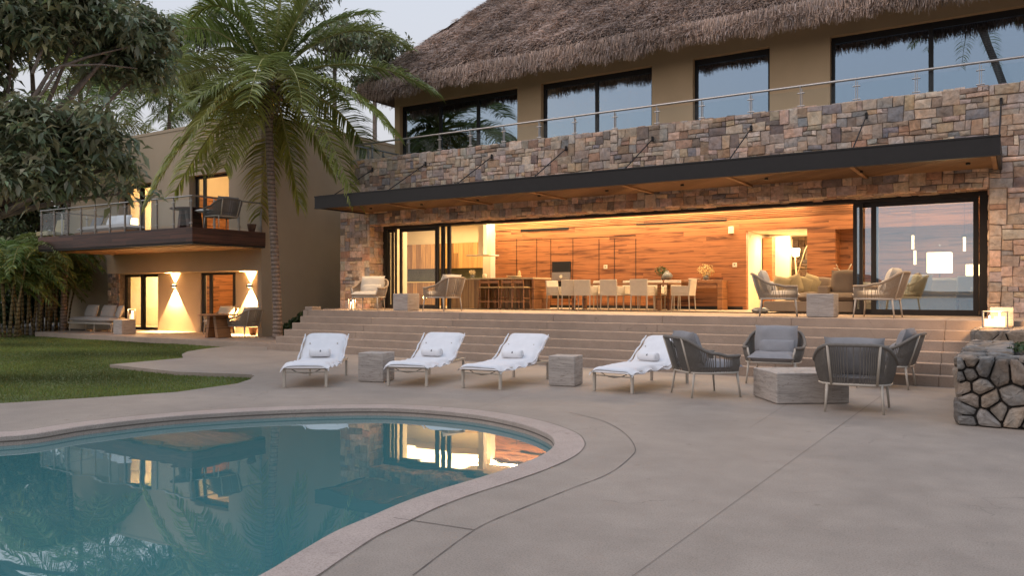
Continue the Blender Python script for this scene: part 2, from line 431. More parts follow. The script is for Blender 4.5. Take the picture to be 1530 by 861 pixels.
# coping ring and the joints cut in the deck
P0 = pool; P1 = offset_poly(pool, .30); m = len(P0)
c = MB(); vs = []
for A, z in ((P0, -.13), (P0, -.004), (offset_poly(P0, .008), .004), (P1, .004), (P1, -.13)): vs += [(p.x, p.y, z) for p in A]
fs = []
for k in range(4):
    for i in range(m): fs.append((k*m+i, k*m+(i+1) % m, (k+1)*m+(i+1) % m, (k+1)*m+i))
fs += [(i, 4*m+i, 4*m+(i+1) % m, (i+1) % m) for i in range(m)]
c.add(vs, fs)
gp_ = MB(); A_ = offset_poly(P0, -.003); gp_.add([(p.x, p.y, -.062) for p in A_]+[(p.x, p.y, -.046) for p in A_], [(i, (i+1) % m, m+(i+1) % m, m+i) for i in range(m)]); tag(gp_.build('overflow_slot', M_joint), kind='structure')
tag(c.build('pool_coping', M_cope), kind='structure')
def strip(mb, pts, w, z, jit=0):
    P = [Vector((p[0], p[1])) for p in pts]; vs = []
    for i, p in enumerate(P):
        t = (P[min(i+1, len(P)-1)]-P[max(0, i-1)]).normalized(); ww = w*(1+jit*(rnd.random()-.5))
        nn = Vector((-t.y, t.x))*ww/2; vs += [(p.x+nn.x, p.y+nn.y, z), (p.x-nn.x, p.y-nn.y, z)]
    mb.add(vs, [(2*i, 2*i+1, 2*i+3, 2*i+2) for i in range(len(P)-1)])
j = MB()
arc = [(617,861),(709,793),(772,764),(851,732),(909,709),(941,685),(949,670),(933,648),(901,630),(850,617)]
strip(j, smooth_poly([ground(x, y)[:2] for x, y in arc], 8, False), .008, .0042, .9)
ring = offset_poly(pool, .305); strip(j, ring+[ring[0]], .007, .008, .6)
strip(j, [ground(588, 775)[:2], ground(650, 784)[:2], ground(709, 793)[:2]], .009, .0042)
for a, b in (((1240, 648), (940, 866)), ((1225, 573), (1120, 640)), ((780, 584), (700, 616))):
    strip(j, [ground(*a)[:2], ground(*b)[:2]], .003, .0042)
A_, B_ = ground(1240, 648), ground(940, 866)
dirp = (A_-B_).normalized()
strip(j, [(A_+dirp*.0)[:2], (A_+dirp*4.2)[:2]], .005, .0042)
strip(j, [(B_+Vector((2.6, 0, 0)))[:2], (B_+Vector((2.6, 0, 0))+dirp*9)[:2]], .004, .0042)
tag(j.build('deck_joint', M_joint), kind='structure')
# pool shell
sh = MB(); vs = []
prof = [(.012, -.12, 0), (0, -.131, 2), (-.0, -1.25, 2)]
rings = [offset_poly(pool, o) for o, z, k in prof]
for i in range(len(prof)-1):
    za, zb = prof[i][1], prof[i+1][1]
    q = [(p.x, p.y, za) for p in rings[i]]+[(p.x, p.y, zb) for p in rings[i+1]]
    sh.add(q, [(k, m+k, m+(k+1) % m, (k+1) % m) for k in range(m)])
vs, fs = tess([pool], -1.25); sh.add(vs, fs)
M_poolsh = simple('pool_plaster', (.42, .60, .60), .7, .08, 2.0, .1, 30)
tag(sh.build('pool_basin', M_poolsh), kind='structure')
# water: reflecting surface, teal body
m_, t, p, o = nodes('water'); fr = N(t, 'ShaderNodeFresnel'); fr.inputs[0].default_value = 1.75
v = coords(t); nb = noise(t, v, 1.4, 2, .5)
bn = N(t, 'ShaderNodeBump'); bn.inputs['Strength'].default_value = .035; bn.inputs['Distance'].default_value = .05; t.links.new(nb, bn.inputs['Height'])
gl = N(t, 'ShaderNodeBsdfGlossy'); gl.inputs['Roughness'].default_value = .012; t.links.new(bn.outputs[0], gl.inputs['Normal'])
tr = N(t, 'ShaderNodeBsdfTransparent'); tr.inputs[0].default_value = (.30, .72, .78, 1)
df = N(t, 'ShaderNodeBsdfDiffuse'); df.inputs[0].default_value = (.13, .40, .42, 1)
m1 = N(t, 'ShaderNodeMixShader'); m1.inputs[0].default_value = .6; t.links.new(tr.outputs[0], m1.inputs[1]); t.links.new(df.outputs[0], m1.inputs[2])
m2 = N(t, 'ShaderNodeMixShader'); t.links.new(math_(t, 'ADD', math_(t, 'MULTIPLY', fr.outputs[0], .74), .26), m2.inputs[0]); t.links.new(m1.outputs[0], m2.inputs[1]); t.links.new(gl.outputs[0], m2.inputs[2])
t.links.new(m2.outputs[0], o.inputs[0]); M_water = m_
vs, fs = tess([offset_poly(pool, .004)], -.10); w = MB(); w.add(vs, fs)
tag(w.build('pool_water', M_water), kind='structure')
# ground sheet with the pool cut out, lawn, sea
M_soil = simple('soil', (.055, .045, .028), .95, .35, 2.0, .6, 30)
vs, fs = tess([[(-700, -16), (700, -16), (700, 900), (-700, 900)], offset_poly(pool, .4)], -.135)
g = MB(); g.add(vs, fs); tag(g.build('ground', M_soil), kind='structure')
q = MB(); q.add([(-4000, -4000, -6), (4000, -4000, -6), (4000, -16, -6), (-4000, -16, -6)], [(0, 1, 2, 3)])
q.add([(-700, -16, -6), (700, -16, -6), (700, -16, -.135), (-700, -16, -.135)], [(0, 1, 2, 3)])
M_sea = simple('sea', (.02, .05, .07), .12, .2, .1, .3, .6); tag(q.build('sea', M_sea), kind='structure')
# far headland across the bay, seen mirrored in the glass
hh = MB(); hp = [(-900+i*60, -1500-60*sin(i*.9), -6, 60+55*sin(i*.35)+18*sin(i*1.3)) for i in range(31)]
vs = []
for x, y, z, h in hp: vs += [(x, y, z), (x, y-140, z+max(10, h)), (x, y-420, z)]
hh.add(vs, [(3*i, 3*i+3, 3*i+4, 3*i+1) for i in range(30)]+[(3*i+1, 3*i+4, 3*i+5, 3*i+2) for i in range(30)])
tag(hh.build('hills', simple('hill', (.06, .07, .07), .95), None), kind='structure')

lawn_poly = [(p.x, p.y) for p in de]+[(-11.9, 5.3), (-24, 0.5), (-52, 13), (-44, 18.5), (-33, 16.6), (-16.9, 15.6)]
lawn_poly = [(p.x, p.y) for p in de]+[(-16, 3.8), (-26, 3.0), (-46, 10), (-40, 16.6), (-30, 15.5), (-19, 15.25)]
LZ = -.075
vs, fs = tess([lawn_poly], LZ); lw = MB(); lw.add(vs, fs)
M_lawn = simple('lawn_ground', (.12, .15, .04), .95, .35, 1.2, .5, 50, fine=.4)
tag(lw.build('lawn', M_lawn), kind='structure')
rg = np.random.default_rng(3)
def inside(P, xs, ys):
    res = np.zeros(len(xs), bool); n = len(P)
    for i in range(n):
        x0, y0 = P[i]; x1, y1 = P[i-1]
        cnd = ((y0 > ys) != (y1 > ys)) & (xs < (x1-x0)*(ys-y0)/((y1-y0) if y1 != y0 else 1e-9)+x0)
        res ^= cnd
    return res
nb_ = 420000
xs = rg.uniform(-34, -11, nb_); ys = rg.uniform(3.5, 16.5, nb_)
dd = -.534*xs+.845*ys; kk = (.845*xs+.534*ys)/np.maximum(dd, .1)
ok = inside(lawn_poly, xs, ys) & (kk > -.68) & (dd > 3)
ok &= rg.uniform(0, 1, nb_) < np.clip(13/dd, .25, 1)
xs, ys, dd = xs[ok], ys[ok], dd[ok]; nb_ = len(xs)
a = rg.uniform(0, 6.28, nb_); wd = .0045*np.clip(dd/10, 1, 3); h = rg.uniform(.018, .045, nb_)*(1+.3*np.sin(xs*1.7)*np.cos(ys*2.1))
V = np.zeros((nb_, 3, 3)); V[:, 0] = np.stack([xs-np.cos(a)*wd, ys-np.sin(a)*wd, np.full(nb_, LZ)], 1)
V[:, 1] = np.stack([xs+np.cos(a)*wd, ys+np.sin(a)*wd, np.full(nb_, LZ)], 1)
V[:, 2] = np.stack([xs+rg.normal(0, .012, nb_), ys+rg.normal(0, .012, nb_), LZ+h], 1)
pt = .75+.35*np.sin(xs*.9+np.sin(ys*1.3))*np.cos(ys*.8)
br = rg.uniform(.6, 1.3, nb_)*pt; tint = np.stack([br*rg.uniform(.75, 1.35, nb_), br, br*.8], 1)
M_grass = leafmat('grass_blades', (.19, .24, .065), .6, .3)
tag(fast('grass', V.reshape(-1, 3), np.arange(nb_*3).reshape(-1, 3), M_grass, tint=tint), kind='stuff')

# steps and terrace (one cast piece) --------------------------------------------------
RIS, TRD, Y0S = .171, .29, 14.45
st = MB(); XL, XR = -16.8, 6.0
for i in range(6):
    y = Y0S+TRD*i; yb = Y0S+TRD*(i+1) if i < 5 else 18.83
    # riser block with a small nosing and casting joints every 2.6 m
    x = XL; ks = 0
    while x < XR:
        x2 = min(x+2.62, XR); st.box(x+(0.0 if x == XL else .002), x2-.002, y, yb+.012, -.1 if i == 0 else RIS*i-.02, RIS*(i+1), b=.006); x = x2
tag(st.build('steps', M_step), kind='structure')
tr = MB(); tr.box(-17.95, -16.803, 17.6, 18.83, 0, RIS*6-.002, b=.006)
tr.box(-17.0, -16.81, 15.9, 17.59, 0, RIS*6-.01, b=.006); tr.box(-16.98, -16.7, 15.95, 16.3, RIS*6-.01, RIS*6+.09, b=.01)
tag(tr.build('terrace_edge', M_step), kind='structure')
TZ = RIS*6
gs = MB(); gs.box(-29.9, -16.83, 15.2, 18.25, -.1, .10, b=.008)
tag(gs.build('guest_terrace', M_step), kind='structure')
# ================================================================ MAIN HOUSE
def ashlar(mb, o, u, v, nrm, Wd, Ht, seed=1, cell=.10, dark=1.0, gap=.0025):
    """irregular squared stones over a Wd x Ht face; each stone its own block, colour and projection"""
    r = random.Random(seed); o, u, v, nrm = Vector(o), Vector(u), Vector(v), Vector(nrm)
    nx, ny = max(1, round(Wd/cell)), max(1, round(Ht/cell)); cx, cy = Wd/nx, Ht/ny
    grid = [[0]*ny for _ in range(nx)]
    pal = [(.42,.345,.27),(.38,.32,.26),(.33,.305,.28),(.46,.38,.30),(.34,.235,.17),(.23,.235,.25),(.39,.35,.31),(.28,.215,.165),(.50,.44,.37),(.33,.315,.30),(.42,.33,.23),(.19,.165,.15),(.38,.325,.28),(.45,.365,.29)]
    xj = {}; 
    for i in range(nx):
        for k in range(ny):
            if grid[i][k]: continue
            opts = [(2,1),(2,2),(2,2),(3,2),(2,1),(1,2),(3,3),(2,3),(4,2),(3,1),(1,1),(2,2),(3,2),(2,3)]
            w, h = r.choice(opts)
            while w > 1 and (i+w > nx or any(grid[i+a][k] for a in range(w))): w -= 1
            while h > 1 and (k+h > ny or any(grid[i+a][k+b] for a in range(w) for b in range(h))): h -= 1
            for a in range(w):
                for b in range(h): grid[i+a][k+b] = 1
            c = r.choice(pal); c = (c[0]*1.05, c[1]*.98, c[2]*.97); f = r.uniform(.88, 1.28)*dark
            c = tuple(min(.9, x*f*r.uniform(.95, 1.05)) for x in c)
            def J(a, b):
                key = (a, b)
                if key not in xj: xj[key] = (r.uniform(-.016, .016) if 0 < a < nx else 0, r.uniform(-.016, .016) if 0 < b < ny else 0)
                return a*cx+xj[key][0], b*cy+xj[key][1]
            q = [J(i, k), J(i+w, k), J(i+w, k+h), J(i, k+h)]
            g = [(gap, gap), (-gap, gap), (-gap, -gap), (gap, -gap)]; pr = r.uniform(.004, .035)
            q = [(a+gg[0], b+gg[1]) for (a, b), gg in zip(q, g)]
            ce = (sum(a for a, _ in q)/4, sum(b for _, b in q)/4)
            tx, ty = r.uniform(-.02, .02), r.uniform(-.02, .02)
            P = [o+u*a+v*b for a, b in q]
            e = .007
            Q = [o+u*(a+(e if a < ce[0] else -e))+v*(b+(e if b < ce[1] else -e))+nrm*(pr+tx*(a-ce[0])+ty*(b-ce[1])+r.uniform(-.004,.004)) for a, b in q]
            C = o+u*ce[0]+v*ce[1]+nrm*(pr+r.uniform(0, .012))
            mb.add(P+Q+[C], [(0,1,5,4),(1,2,6,5),(2,3,7,6),(3,0,4,7),(4,5,8),(5,6,8),(6,7,8),(7,4,8)], c)
def stone_block(name, x0, x1, y0, y1, z0, z1, parent, seed, faces='F', dark=1.0):
    mb = MB(); mb.box(x0, x1, y0, y1, z0, z1, (.2, .17, .145))
    for f in faces:
        if f == 'F': ashlar(mb, (x0, y0, z0), (1,0,0), (0,0,1), (0,-1,0), x1-x0, z1-z0, seed, dark=dark)
        if f == 'L': ashlar(mb, (x0, y1, z0), (0,-1,0), (0,0,1), (-1,0,0), y1-y0, z1-z0, seed+1, dark=dark)
        if f == 'R': ashlar(mb, (x1, y0, z0), (0,1,0), (0,0,1), (1,0,0), y1-y0, z1-z0, seed+2, dark=dark)
        if f == 'B': ashlar(mb, (x0, y1, z0), (1,0,0), (0,-1,0), (0,0,-1), x1-x0, y1-y0, seed+3, dark=dark)
        if f == 'T': ashlar(mb, (x0, y0, z1), (1,0,0), (0,1,0), (0,0,1), x1-x0, y1-y0, seed+4, dark=dark)
    return mb.build(name, M_stone, parent)
def wall_x(mb, x0, x1, y0, y1, z0, z1, ops):
    """wall in the XZ plane with openings (xa, xb, za, zb)"""
    xs = sorted({x0, x1, *[o[0] for o in ops], *[o[1] for o in ops]})
    for a, b in zip(xs, xs[1:]):
        zz = z0
        for o in sorted([o for o in ops if o[0] <= a+1e-6 and o[1] >= b-1e-6], key=lambda o: o[2]):
            if o[2] > zz+1e-4: mb.box(a, b, y0, y1, zz, o[2])
            zz = o[3]
        if z1 > zz+1e-4: mb.box(a, b, y0, y1, zz, z1)
H = empty('main_house', (-8, 18.2, 0))
tag(H, 'large two storey stone and plaster house with shaggy thatched roof and open lit living hall', 'house')
YF, YD = 18.2, 18.8
XPL, XPR = xat(572, 18.8), -.49           # opening left and right
LZT = 3.57                                # underside of the lintel
PT = 5.55                                 # parapet top
stone_block('stone_pier', -17.8, XPL, YF, YF+.6, TZ-.05, 4.3, H, 11, 'FLR')
stone_block('stone_pier', XPR, 5.5, YF, YF+.6, .0, PT, H, 21, 'FLT')
stone_block('stone_parapet', -17.4, XPR-.003, YF+.004, YF+.34, 4.3, PT, H, 31, 'FLT')
stone_block('stone_lintel', XPL+.003, XPR-.003, YF+.004, YF+.6, LZT, 4.297, H, 41, 'FB')
o = MB(); o.box(-17.4, 5.5, YF+.34, 20.4, 4.4, 5.0); o.build('balcony_slab', M_plaster, H)
# ---- interior shell
XI0, XI1, YW = -20.4, 5.4, 22.6
o = MB(); o.box(-18, XI1, 18.835, 27.6, TZ-.2, TZ); o.box(XI0, -18, 21.4, 27.6, TZ-.2, TZ); o.build('interior_floor', M_floor, H)
o = MB(); o.box(-18, XI1, YF+.62, 27.6, 4.06, 4.38); o.box(XI0, -18, 21.3, 27.6, 4.06, 4.38); o.build('ceiling', M_white, H)
XC = xat(740, YW); XD0, XD1, ZD = xat(1115, YW), xat(1206, YW), zat(1115, 345, YW)
XR0 = xat(1236, YW); XR1 = xat(1300, YW)
o = MB(); wall_x(o, XC, XD0, YW, YW+.2, TZ, 3.9, []); wall_x(o, XD0, XD1, YW, YW+.2, ZD, 3.9, []); wall_x(o, XD1, XR0, YW, YW+.2, TZ, 3.9, [])
o.box(XR0, XI1, YW, YW+.2, zat(1240, 343, YW), 3.9); o.box(XR0-.003, XR0+.2, YW+.003, YW+1.0, TZ, 3.6); o.box(XR0+.2, XI1, YW+.7, YW+.9, TZ, 3.6)
ww = o.build('wood_wall', M_wood, H)
# cabinet shadow gaps, the long vents, plates (sub-parts of the wood wall)
o = MB()
for px in (772, 802, 823, 856, 895, 918, 950): o.box(xat(px, YW)-.008, xat(px, YW)+.008, YW-.006, YW+.01, TZ+.1, zat(px, 357, YW))
o.box(XC+.1, xat(950, YW), YW-.005, YW+.01, zat(800, 358, YW)-.012, zat(800, 358, YW)+.004)
o.box(XC+.1, xat(1110, YW), YW-.02, YW+.01, TZ, TZ+.09)
o.build('cabinet_gap', M_black, ww)
for a, b, y in ((778, 850, 343), (951, 1086, 331)):
    o = MB(); z = zat((a+b)/2, y, YW); o.box(xat(a, YW), xat(b, YW), YW-.012, YW+.02, z-.045, z+.045); o.build('air_vent', M_black, ww)
for px, py in ((905, 399), (1098, 396)):
    o = MB(); x, z = xat(px, YW), zat(px, py, YW); o.box(x-.06, x+.06, YW-.03, YW+.01, z-.06, z+.06, b=.006); th = o.build('thermostat', M_white, ww)
    o = MB(); o.box(x-.025, x+.02, YW-.034, YW-.029, z-.005, z+.025); o.build('display', M_black, th)
o = MB(); x, z = xat(1093, YW), zat(1093, 344, YW); o.box(x-.07, x+.07, YW-.08, YW+.01, z-.1, z+.1, b=.01); o.build('wall_speaker', M_white, ww)
# ceiling slats just below the ceiling, running along the hall, washing light
o = MB()
for i in range(9): o.box(XC, XI1, YW-.02-.0*i, YW+.01, 3.62+.048*i-.012, 3.62+.048*i+.012)
o.build('slat_band', M_slat, ww)
# kitchen niche
YK = 24.3
o = MB(); o.box(XI0-.2, XI0, 21.4, 27.6, TZ, 4.06); o.box(-18.0, -17.8, 18.81, 21.3, TZ, 4.06); o.box(XI0, XC, YK, YK+.2, TZ, 4.06)
o.build('inner_wall', M_white, H); o = MB(); o.box(XI1, XI1+.2, 18.83, 27.6, TZ, 4.06); o.build('inner_wall', M_white, H); o = MB(); o.box(XI0-.2, -17.8, 21.3, 21.4, TZ, 4.06)
o.build('inner_wall', M_white, H)
xc0 = xat(719, YW-.4)
o = MB(); o.box(xc0, XC+.001, YW-.3, YW+.5, TZ, 4.059); o.build('kitchen_column', M_white, H)
o = MB(); o.box(XI0, xc0-.6, YK-.36, YK-.003, 2.42, 3.35)
kc = o.build('wall_cabinet', M_kit, H)
o = MB(); o.box(xc0-.6, xc0-.01, YK-.30, YK-.003, 2.42, 3.35); o.build('wall_cabinet', M_kit, H)
o = MB(); o.box(XI0, xc0-.01, YK-.012, YK-.004, TZ+.9, 2.42); o.build('backsplash', simple('backsplash', (.04, .05, .04), .25, .3, 3), H)
o = MB(); o.box(XI0, xc0-.01, YK-.65, YK-.02, TZ, TZ+.86); cb = o.build('base_cabinet', M_kit, H)
o = MB(); o.box(XI0, xc0-.01, YK-.68, YK-.014, TZ+.862, TZ+.90); o.build('worktop', simple('worktop', (.6, .5, .3), .3), cb)
# corridor beyond the door opening
o = MB(); o.box(XD0-.15, XD0, YW+.2, 27.0, TZ, 4.05); o.box(XD1, XD1+.15, YW+.2, 25.2, TZ, 4.05); o.box(XD0, XD1, YW+.2, 27, ZD+.0, ZD+.2)
o.box(xat(1150, 24.6)-.0, xat(1180, 24.6), 24.6, 24.8, TZ, ZD)
o.build('corridor_wall', M_white, H)
o = MB(); o.box(xat(1144, 24.5), xat(1150, 24.5)+.15, 24.2, 24.55, TZ, ZD-.1); o.build('corridor_door', M_wood, H)
o = MB(); o.box(xat(1178, 26), XD1+2.5, 26.0, 26.2, TZ, ZD); bb = o.build('back_wall', M_stone, H)
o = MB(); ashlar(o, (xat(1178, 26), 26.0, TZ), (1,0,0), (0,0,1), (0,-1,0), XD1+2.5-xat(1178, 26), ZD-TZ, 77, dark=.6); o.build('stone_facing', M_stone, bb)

# ---- sliding glass doors at both ends of the opening
def door(px0, px1, z0, z1, y, parent, fw=.07, mat=None, hw=.10, name='sliding_door'):
    x0, x1 = (px0, px1)
    f = MB(); f.box(x0, x0+fw, y, y+.06, z0, z1); f.box(x1-fw, x1, y, y+.06, z0, z1)
    f.box(x0+fw, x1-fw, y, y+.06, z0, z0+hw); f.box(x0+fw, x1-fw, y, y+.06, z1-hw, z1)
    fo = f.build(name, M_dark, parent)
    g = MB(); g.box(x0+fw+.001, x1-fw-.001, y+.024, y+.036, z0+hw+.001, z1-hw-.001); g.build('pane', mat or M_glass_dr, fo)
    return fo
zt = LZT-.10
fr = MB(); fr.box(XPL+.002, XPR-.002, 18.79, 19.05, LZT-.1, LZT-.002); fr.box(XPL+.002, XPR-.002, 18.85, 19.05, TZ+.001, TZ+.02)
fr.box(XPL+.002, XPL+.10, 18.8, 19.05, TZ+.02, zt); fr.box(XPR-.19, XPR-.002, 18.8, 19.05, TZ+.02, zt)
fr.build('door_track', M_dark, H)
xl = xat(650, 18.85)
for k in range(3): door(xl+.02+k*.0+.17*k, xl+.02+.17*k+.12, TZ+.02, zt, 18.82+.07*(k % 3), H, .05, hw=.08)
door(XPL+.12, XPL+.30, TZ+.02, zt, 18.9, H, .05, M_glass); door(XPL+.33, XPL+.50, TZ+.02, zt, 18.83, H, .05, M_glass)
door(xat(590, 18.85)+.08, xl+.03, TZ+.02, zt, 18.97, H, .08, M_glass)
door(xat(1273, 18.85), xat(1311, 18.85), TZ+.02, zt, 18.97, H, .085); door(xat(1273, 18.85)+.03, xat(1273, 18.85)+.22, TZ+.02, zt, 18.83, H, .07)
door(xat(1301, 18.85), XPR-.2, TZ+.02, zt, 18.89, H, .10)

# ---- canopy
CX0, CX1, CY0 = -16.8, -.27, 16.15
cn = MB(); cn.box(CX0, CX1, CY0, CY0+.06, 3.89, 4.22); cn.box(CX0-.01, CX1+.01, CY0-.012, CY0+.08, 4.205, 4.235); cn.box(CX0-.01, CX1+.01, CY0-.012, CY0+.08, 3.875, 3.905)
cn.box(CX0, CX0+.06, CY0+.06, YF-.045, 3.89, 4.22); cn.box(CX1-.06, CX1, CY0+.06, YF-.045, 3.89, 4.22)
can = cn.build('canopy_frame', M_dark, H)
o = MB(); o.box(CX0+.06, CX1-.06, CY0+.06, YF-.045, 4.12, 4.16); o.build('canopy_top', M_dark, can)
rodpx = [545, 637, 736, 847, 976, 1123, 1295, 1493]; rx = [xat(p_, YF) for p_ in rodpx]; rx[0] = CX0+.35; rx[-1] = CX1-.05
M_canwood = planks('canopy_slats', (.33, .19, .09), (.17, .09, .04), .5, 3.0, 'X', .6)
o = MB(); y = CY0+.1
while y < YF-.1: o.box(CX0+.07, CX1-.07, y, y+.032, 3.93, 3.985); y += .068
o.build('canopy_slats', M_canwood, can)
for x in rx:
    o = MB(); xb = min(max(x, CX0+.1), CX1-.11); o.box(xb-.04, xb+.04, CY0+.065, YF-.05, 3.895, 3.928); o.build('canopy_beam', M_canwood, can)
for x in rx:
    o = MB(); x = min(x, CX1+.01) if x < -1 else CX1-.02
    o.tube([(x, CY0+.25, 4.2), (x, YF-.035, 5.22)], .014, 6); o.tube([(x, YF-.045, 5.16), (x, YF-.045, 5.28)], .03, 6); o.build('tie_rod', M_dark, can)
# ---- upper storey
YU = 20.4; UZ = 5.0; UT = 7.68
wins = [(597, 773, 3), (808, 974, 2), (1035, 1150, 1), (1240, 1560, 2)]
ops = [(xat(a, YU), xat(b, YU), UZ, UT) for a, b, k in wins]
o = MB(); wall_x(o, -17.5, 5.3, YU, YU+.35, UZ-.3, 8.6, ops); o.box(-17.5, -17.2, YU+.35, 27, UZ-.3, 8.6); o.build('upper_wall', M_plaster, H)
M_room = simple('room_wall', (.30, .25, .2), .9, .05); M_curt = simple('curtain', (.55, .55, .55), .95, .06)
o = MB(); o.box(-17.2, 5.3, 23.4, 23.6, UZ, 8.6); o.box(-17.2, 5.3, YU+.35, 23.4, UZ-.1, UZ); o.box(-17.2, 5.3, YU+.35, 23.4, 7.9, 8.0)
for xx in (xat(790, YU), xat(1000, YU), xat(1195, YU)): o.box(xx-.1, xx+.1, YU+.35, 23.4, UZ, 7.9)
o.build('upper_room', M_room, H)
for (a, b, k), (x0, x1, z0, z1) in zip(wins, ops):
    f = MB(); y = YU+.16; f.box(x0+.002, x0+.08, y, y+.12, z0, z1-.002); f.box(x1-.08, x1-.002, y, y+.12, z0, z1-.002); f.box(x0+.08, x1-.08, y, y+.12, z1-.15, z1-.002); f.box(x0+.08, x1-.08, y, y+.12, z0, z0+.08)
    wf = f.build('window', M_dark, H); w_ = (x1-x0-.16)/k
    for q in range(k):
        xa = x0+.08+w_*q
        if q: o = MB(); o.box(xa-.05, xa+.05, y+.005, y+.10, z0+.08, z1-.15); o.build('mullion', M_dark, wf)
        o = MB(); o.box(xa+.051*(q > 0), xa+w_-.051*(q < k-1), y+.04, y+.052, z0+.081, z1-.151); o.build('pane', M_glass_up, wf)
# blinds behind the second window, roller blind top of the third
l = bpy.data.lights.new('upper_room_light', 'POINT'); l.energy = 90; l.color = (1, .68, .38); l.shadow_soft_size = .05; lo = bpy.data.objects.new('upper_room_light', l); COL.objects.link(lo); lo.location = ((ops[1][0]+ops[1][1])/2, 20.98, 7.82)
x0, x1 = ops[1][0], ops[1][1]; o = MB(); xm = x0+(x1-x0)*.55
z = UZ+.1
while z < UT-.2: o.box(xm, xm+(x1-x0)*.18, YU+.45, YU+.52, z, z+.05); o.box(xm+(x1-x0)*.22, x1-.1, YU+.45, YU+.52, z, z+.05); z += .09
o.build('shutter_blind', simple('blind', (.62, .60, .56), .8), H)
o = MB(); o.box(ops[2][0]+.1, ops[2][1]-.1, YU+.33, YU+.345, UT-.42, UT-.16); o.build('roller_blind', M_curt, H)
# ---- balustrade of the upper terrace
def rail_post(mb, x, y, z0, z1, ax='x'):
    a, b = (.035, .008) if ax == 'x' else (.008, .035)
    dx, dy = (.018, 0) if ax == 'x' else (0, .018)
    mb.box(x-.006-dx, x+.006-dx, y-.02, y+.02, z0, z1) if ax == 'x' else mb.box(x-.02, x+.02, y-.006-dy, y+.006-dy, z0, z1)
    mb.box(x-.006+dx, x+.006+dx, y-.02, y+.02, z0, z1-.04) if ax == 'x' else mb.box(x-.02, x+.02, y-.006+dy, y+.006+dy, z0, z1-.04)
    for zz in (z0+.12, z1-.14):
        if ax == 'x': mb.tube([(x-.075, y-.015, zz), (x+.075, y-.015, zz)], .014, 6)
        else: mb.tube([(x, y-.075, zz), (x, y+.075, zz)], .014, 6)
rl = MB(); YR = YF+.12; ZR = 6.06
rl.tube([(-17.3, 20.35, ZR), (-17.3, YR, ZR), (5.4, YR, ZR)], .026, 10); rail = rl.build('balustrade', M_steel, H, smooth=False)
ppx = [556, 611, 657, 703, 753, 806, 859, 919, 982, 1049, 1122, 1197, 1280, 1369, 1465]
px_ = [xat(p_, YR) for p_ in ppx]+[.9, 2.1, 3.3, 4.5]
for x in px_: o = MB(); rail_post(o, x, YR, PT-.05, ZR-.02); o.build('post', M_steel, rail)
for yy in (18.9, 19.6): o = MB(); rail_post(o, -17.3, yy, 5.0, ZR-.02, 'y'); o.build('post', M_steel, rail)
for a, b in zip([-17.3]+px_, px_): o = MB(); o.box(a+.05, b-.05, YR-.021, YR-.009, PT+.02, ZR-.1); o.build('glass_panel', M_glass_rail, rail)
o = MB(); o.box(-17.306, -17.294, YR+.05, 20.3, 5.3, ZR-.1); o.build('glass_panel', M_glass_rail, rail)

# ---- thatched roof: solid body, shaggy straw, hanging fringe
EX0, EX1, EY0, EZ = -18.0, 7.5, 19.25, 7.86
Lr = 7.5; TH = .55
def tp(x, y, z): return (x, y, z)
body = MB()
nxr, nyr = 110, 34
def surf_f(u, s_):   # front slope, outer skin; s_ = metres up the slope
    x0 = EX0+s_; x1 = EX1-s_; x = x0+(x1-x0)*u
    lump = .06*sin(x*2.3+s_*1.7)+.05*sin(x*5.1-s_*3.9)+.04*sin(s_*7.5+x*.7)+.02*sin(x*13+s_*9)
    rise = TH*min(1, .25+s_*2.2)
    return Vector((x, EY0+s_-lump*.5, EZ-.08+s_+rise*.9+lump*.5))
vs = [surf_f(i/nxr, Lr*k/nyr) for k in range(nyr+1) for i in range(nxr+1)]
body.add(vs, [(k*(nxr+1)+i, k*(nxr+1)+i+1, (k+1)*(nxr+1)+i+1, (k+1)*(nxr+1)+i) for k in range(nyr) for i in range(nxr)])
def surf_l(u, s_):
    y0 = EY0+s_; y1 = EY0+16-s_; y = y0+(y1-y0)*u
    lump = .06*sin(y*2.3+s_*1.7)+.05*sin(y*5.1-s_*3.9)+.04*sin(s_*7.5+y*.7)
    rise = TH*min(1, .25+s_*2.2)
    return Vector((EX0+s_-lump*.5, y, EZ-.08+s_+rise*.9+lump*.5))
vs = [surf_l(i/60, Lr*k/nyr) for k in range(nyr+1) for i in range(61)]
body.add(vs, [(k*61+i, (k+1)*61+i, (k+1)*61+i+1, k*61+i+1) for k in range(nyr) for i in range(60)])
z = EZ
body.add([(EX0, EY0, z), (EX1, EY0, z), (EX1-Lr, EY0+Lr, z+Lr), (EX0+Lr, EY0+Lr, z+Lr), (EX0, EY0+16, z), (EX0+Lr, EY0+16-Lr, z+Lr)], [(0, 1, 2, 3), (0, 3, 5, 4)])
body.add([(EX0, EY0, z-.04), (EX1, EY0, z-.04), (EX1, EY0, z+.12), (EX0, EY0, z+.12), (EX0, EY0+16, z-.04), (EX0, EY0+16, z+.12)], [(0, 1, 2, 3), (4, 0, 3, 5)])
M_thbody = simple('thatch_body', (.10, .075, .062), .95, .3, 3, .8, 25)
roof = body.build('thatched_roof', M_thbody, H)
rg = np.random.default_rng(11)
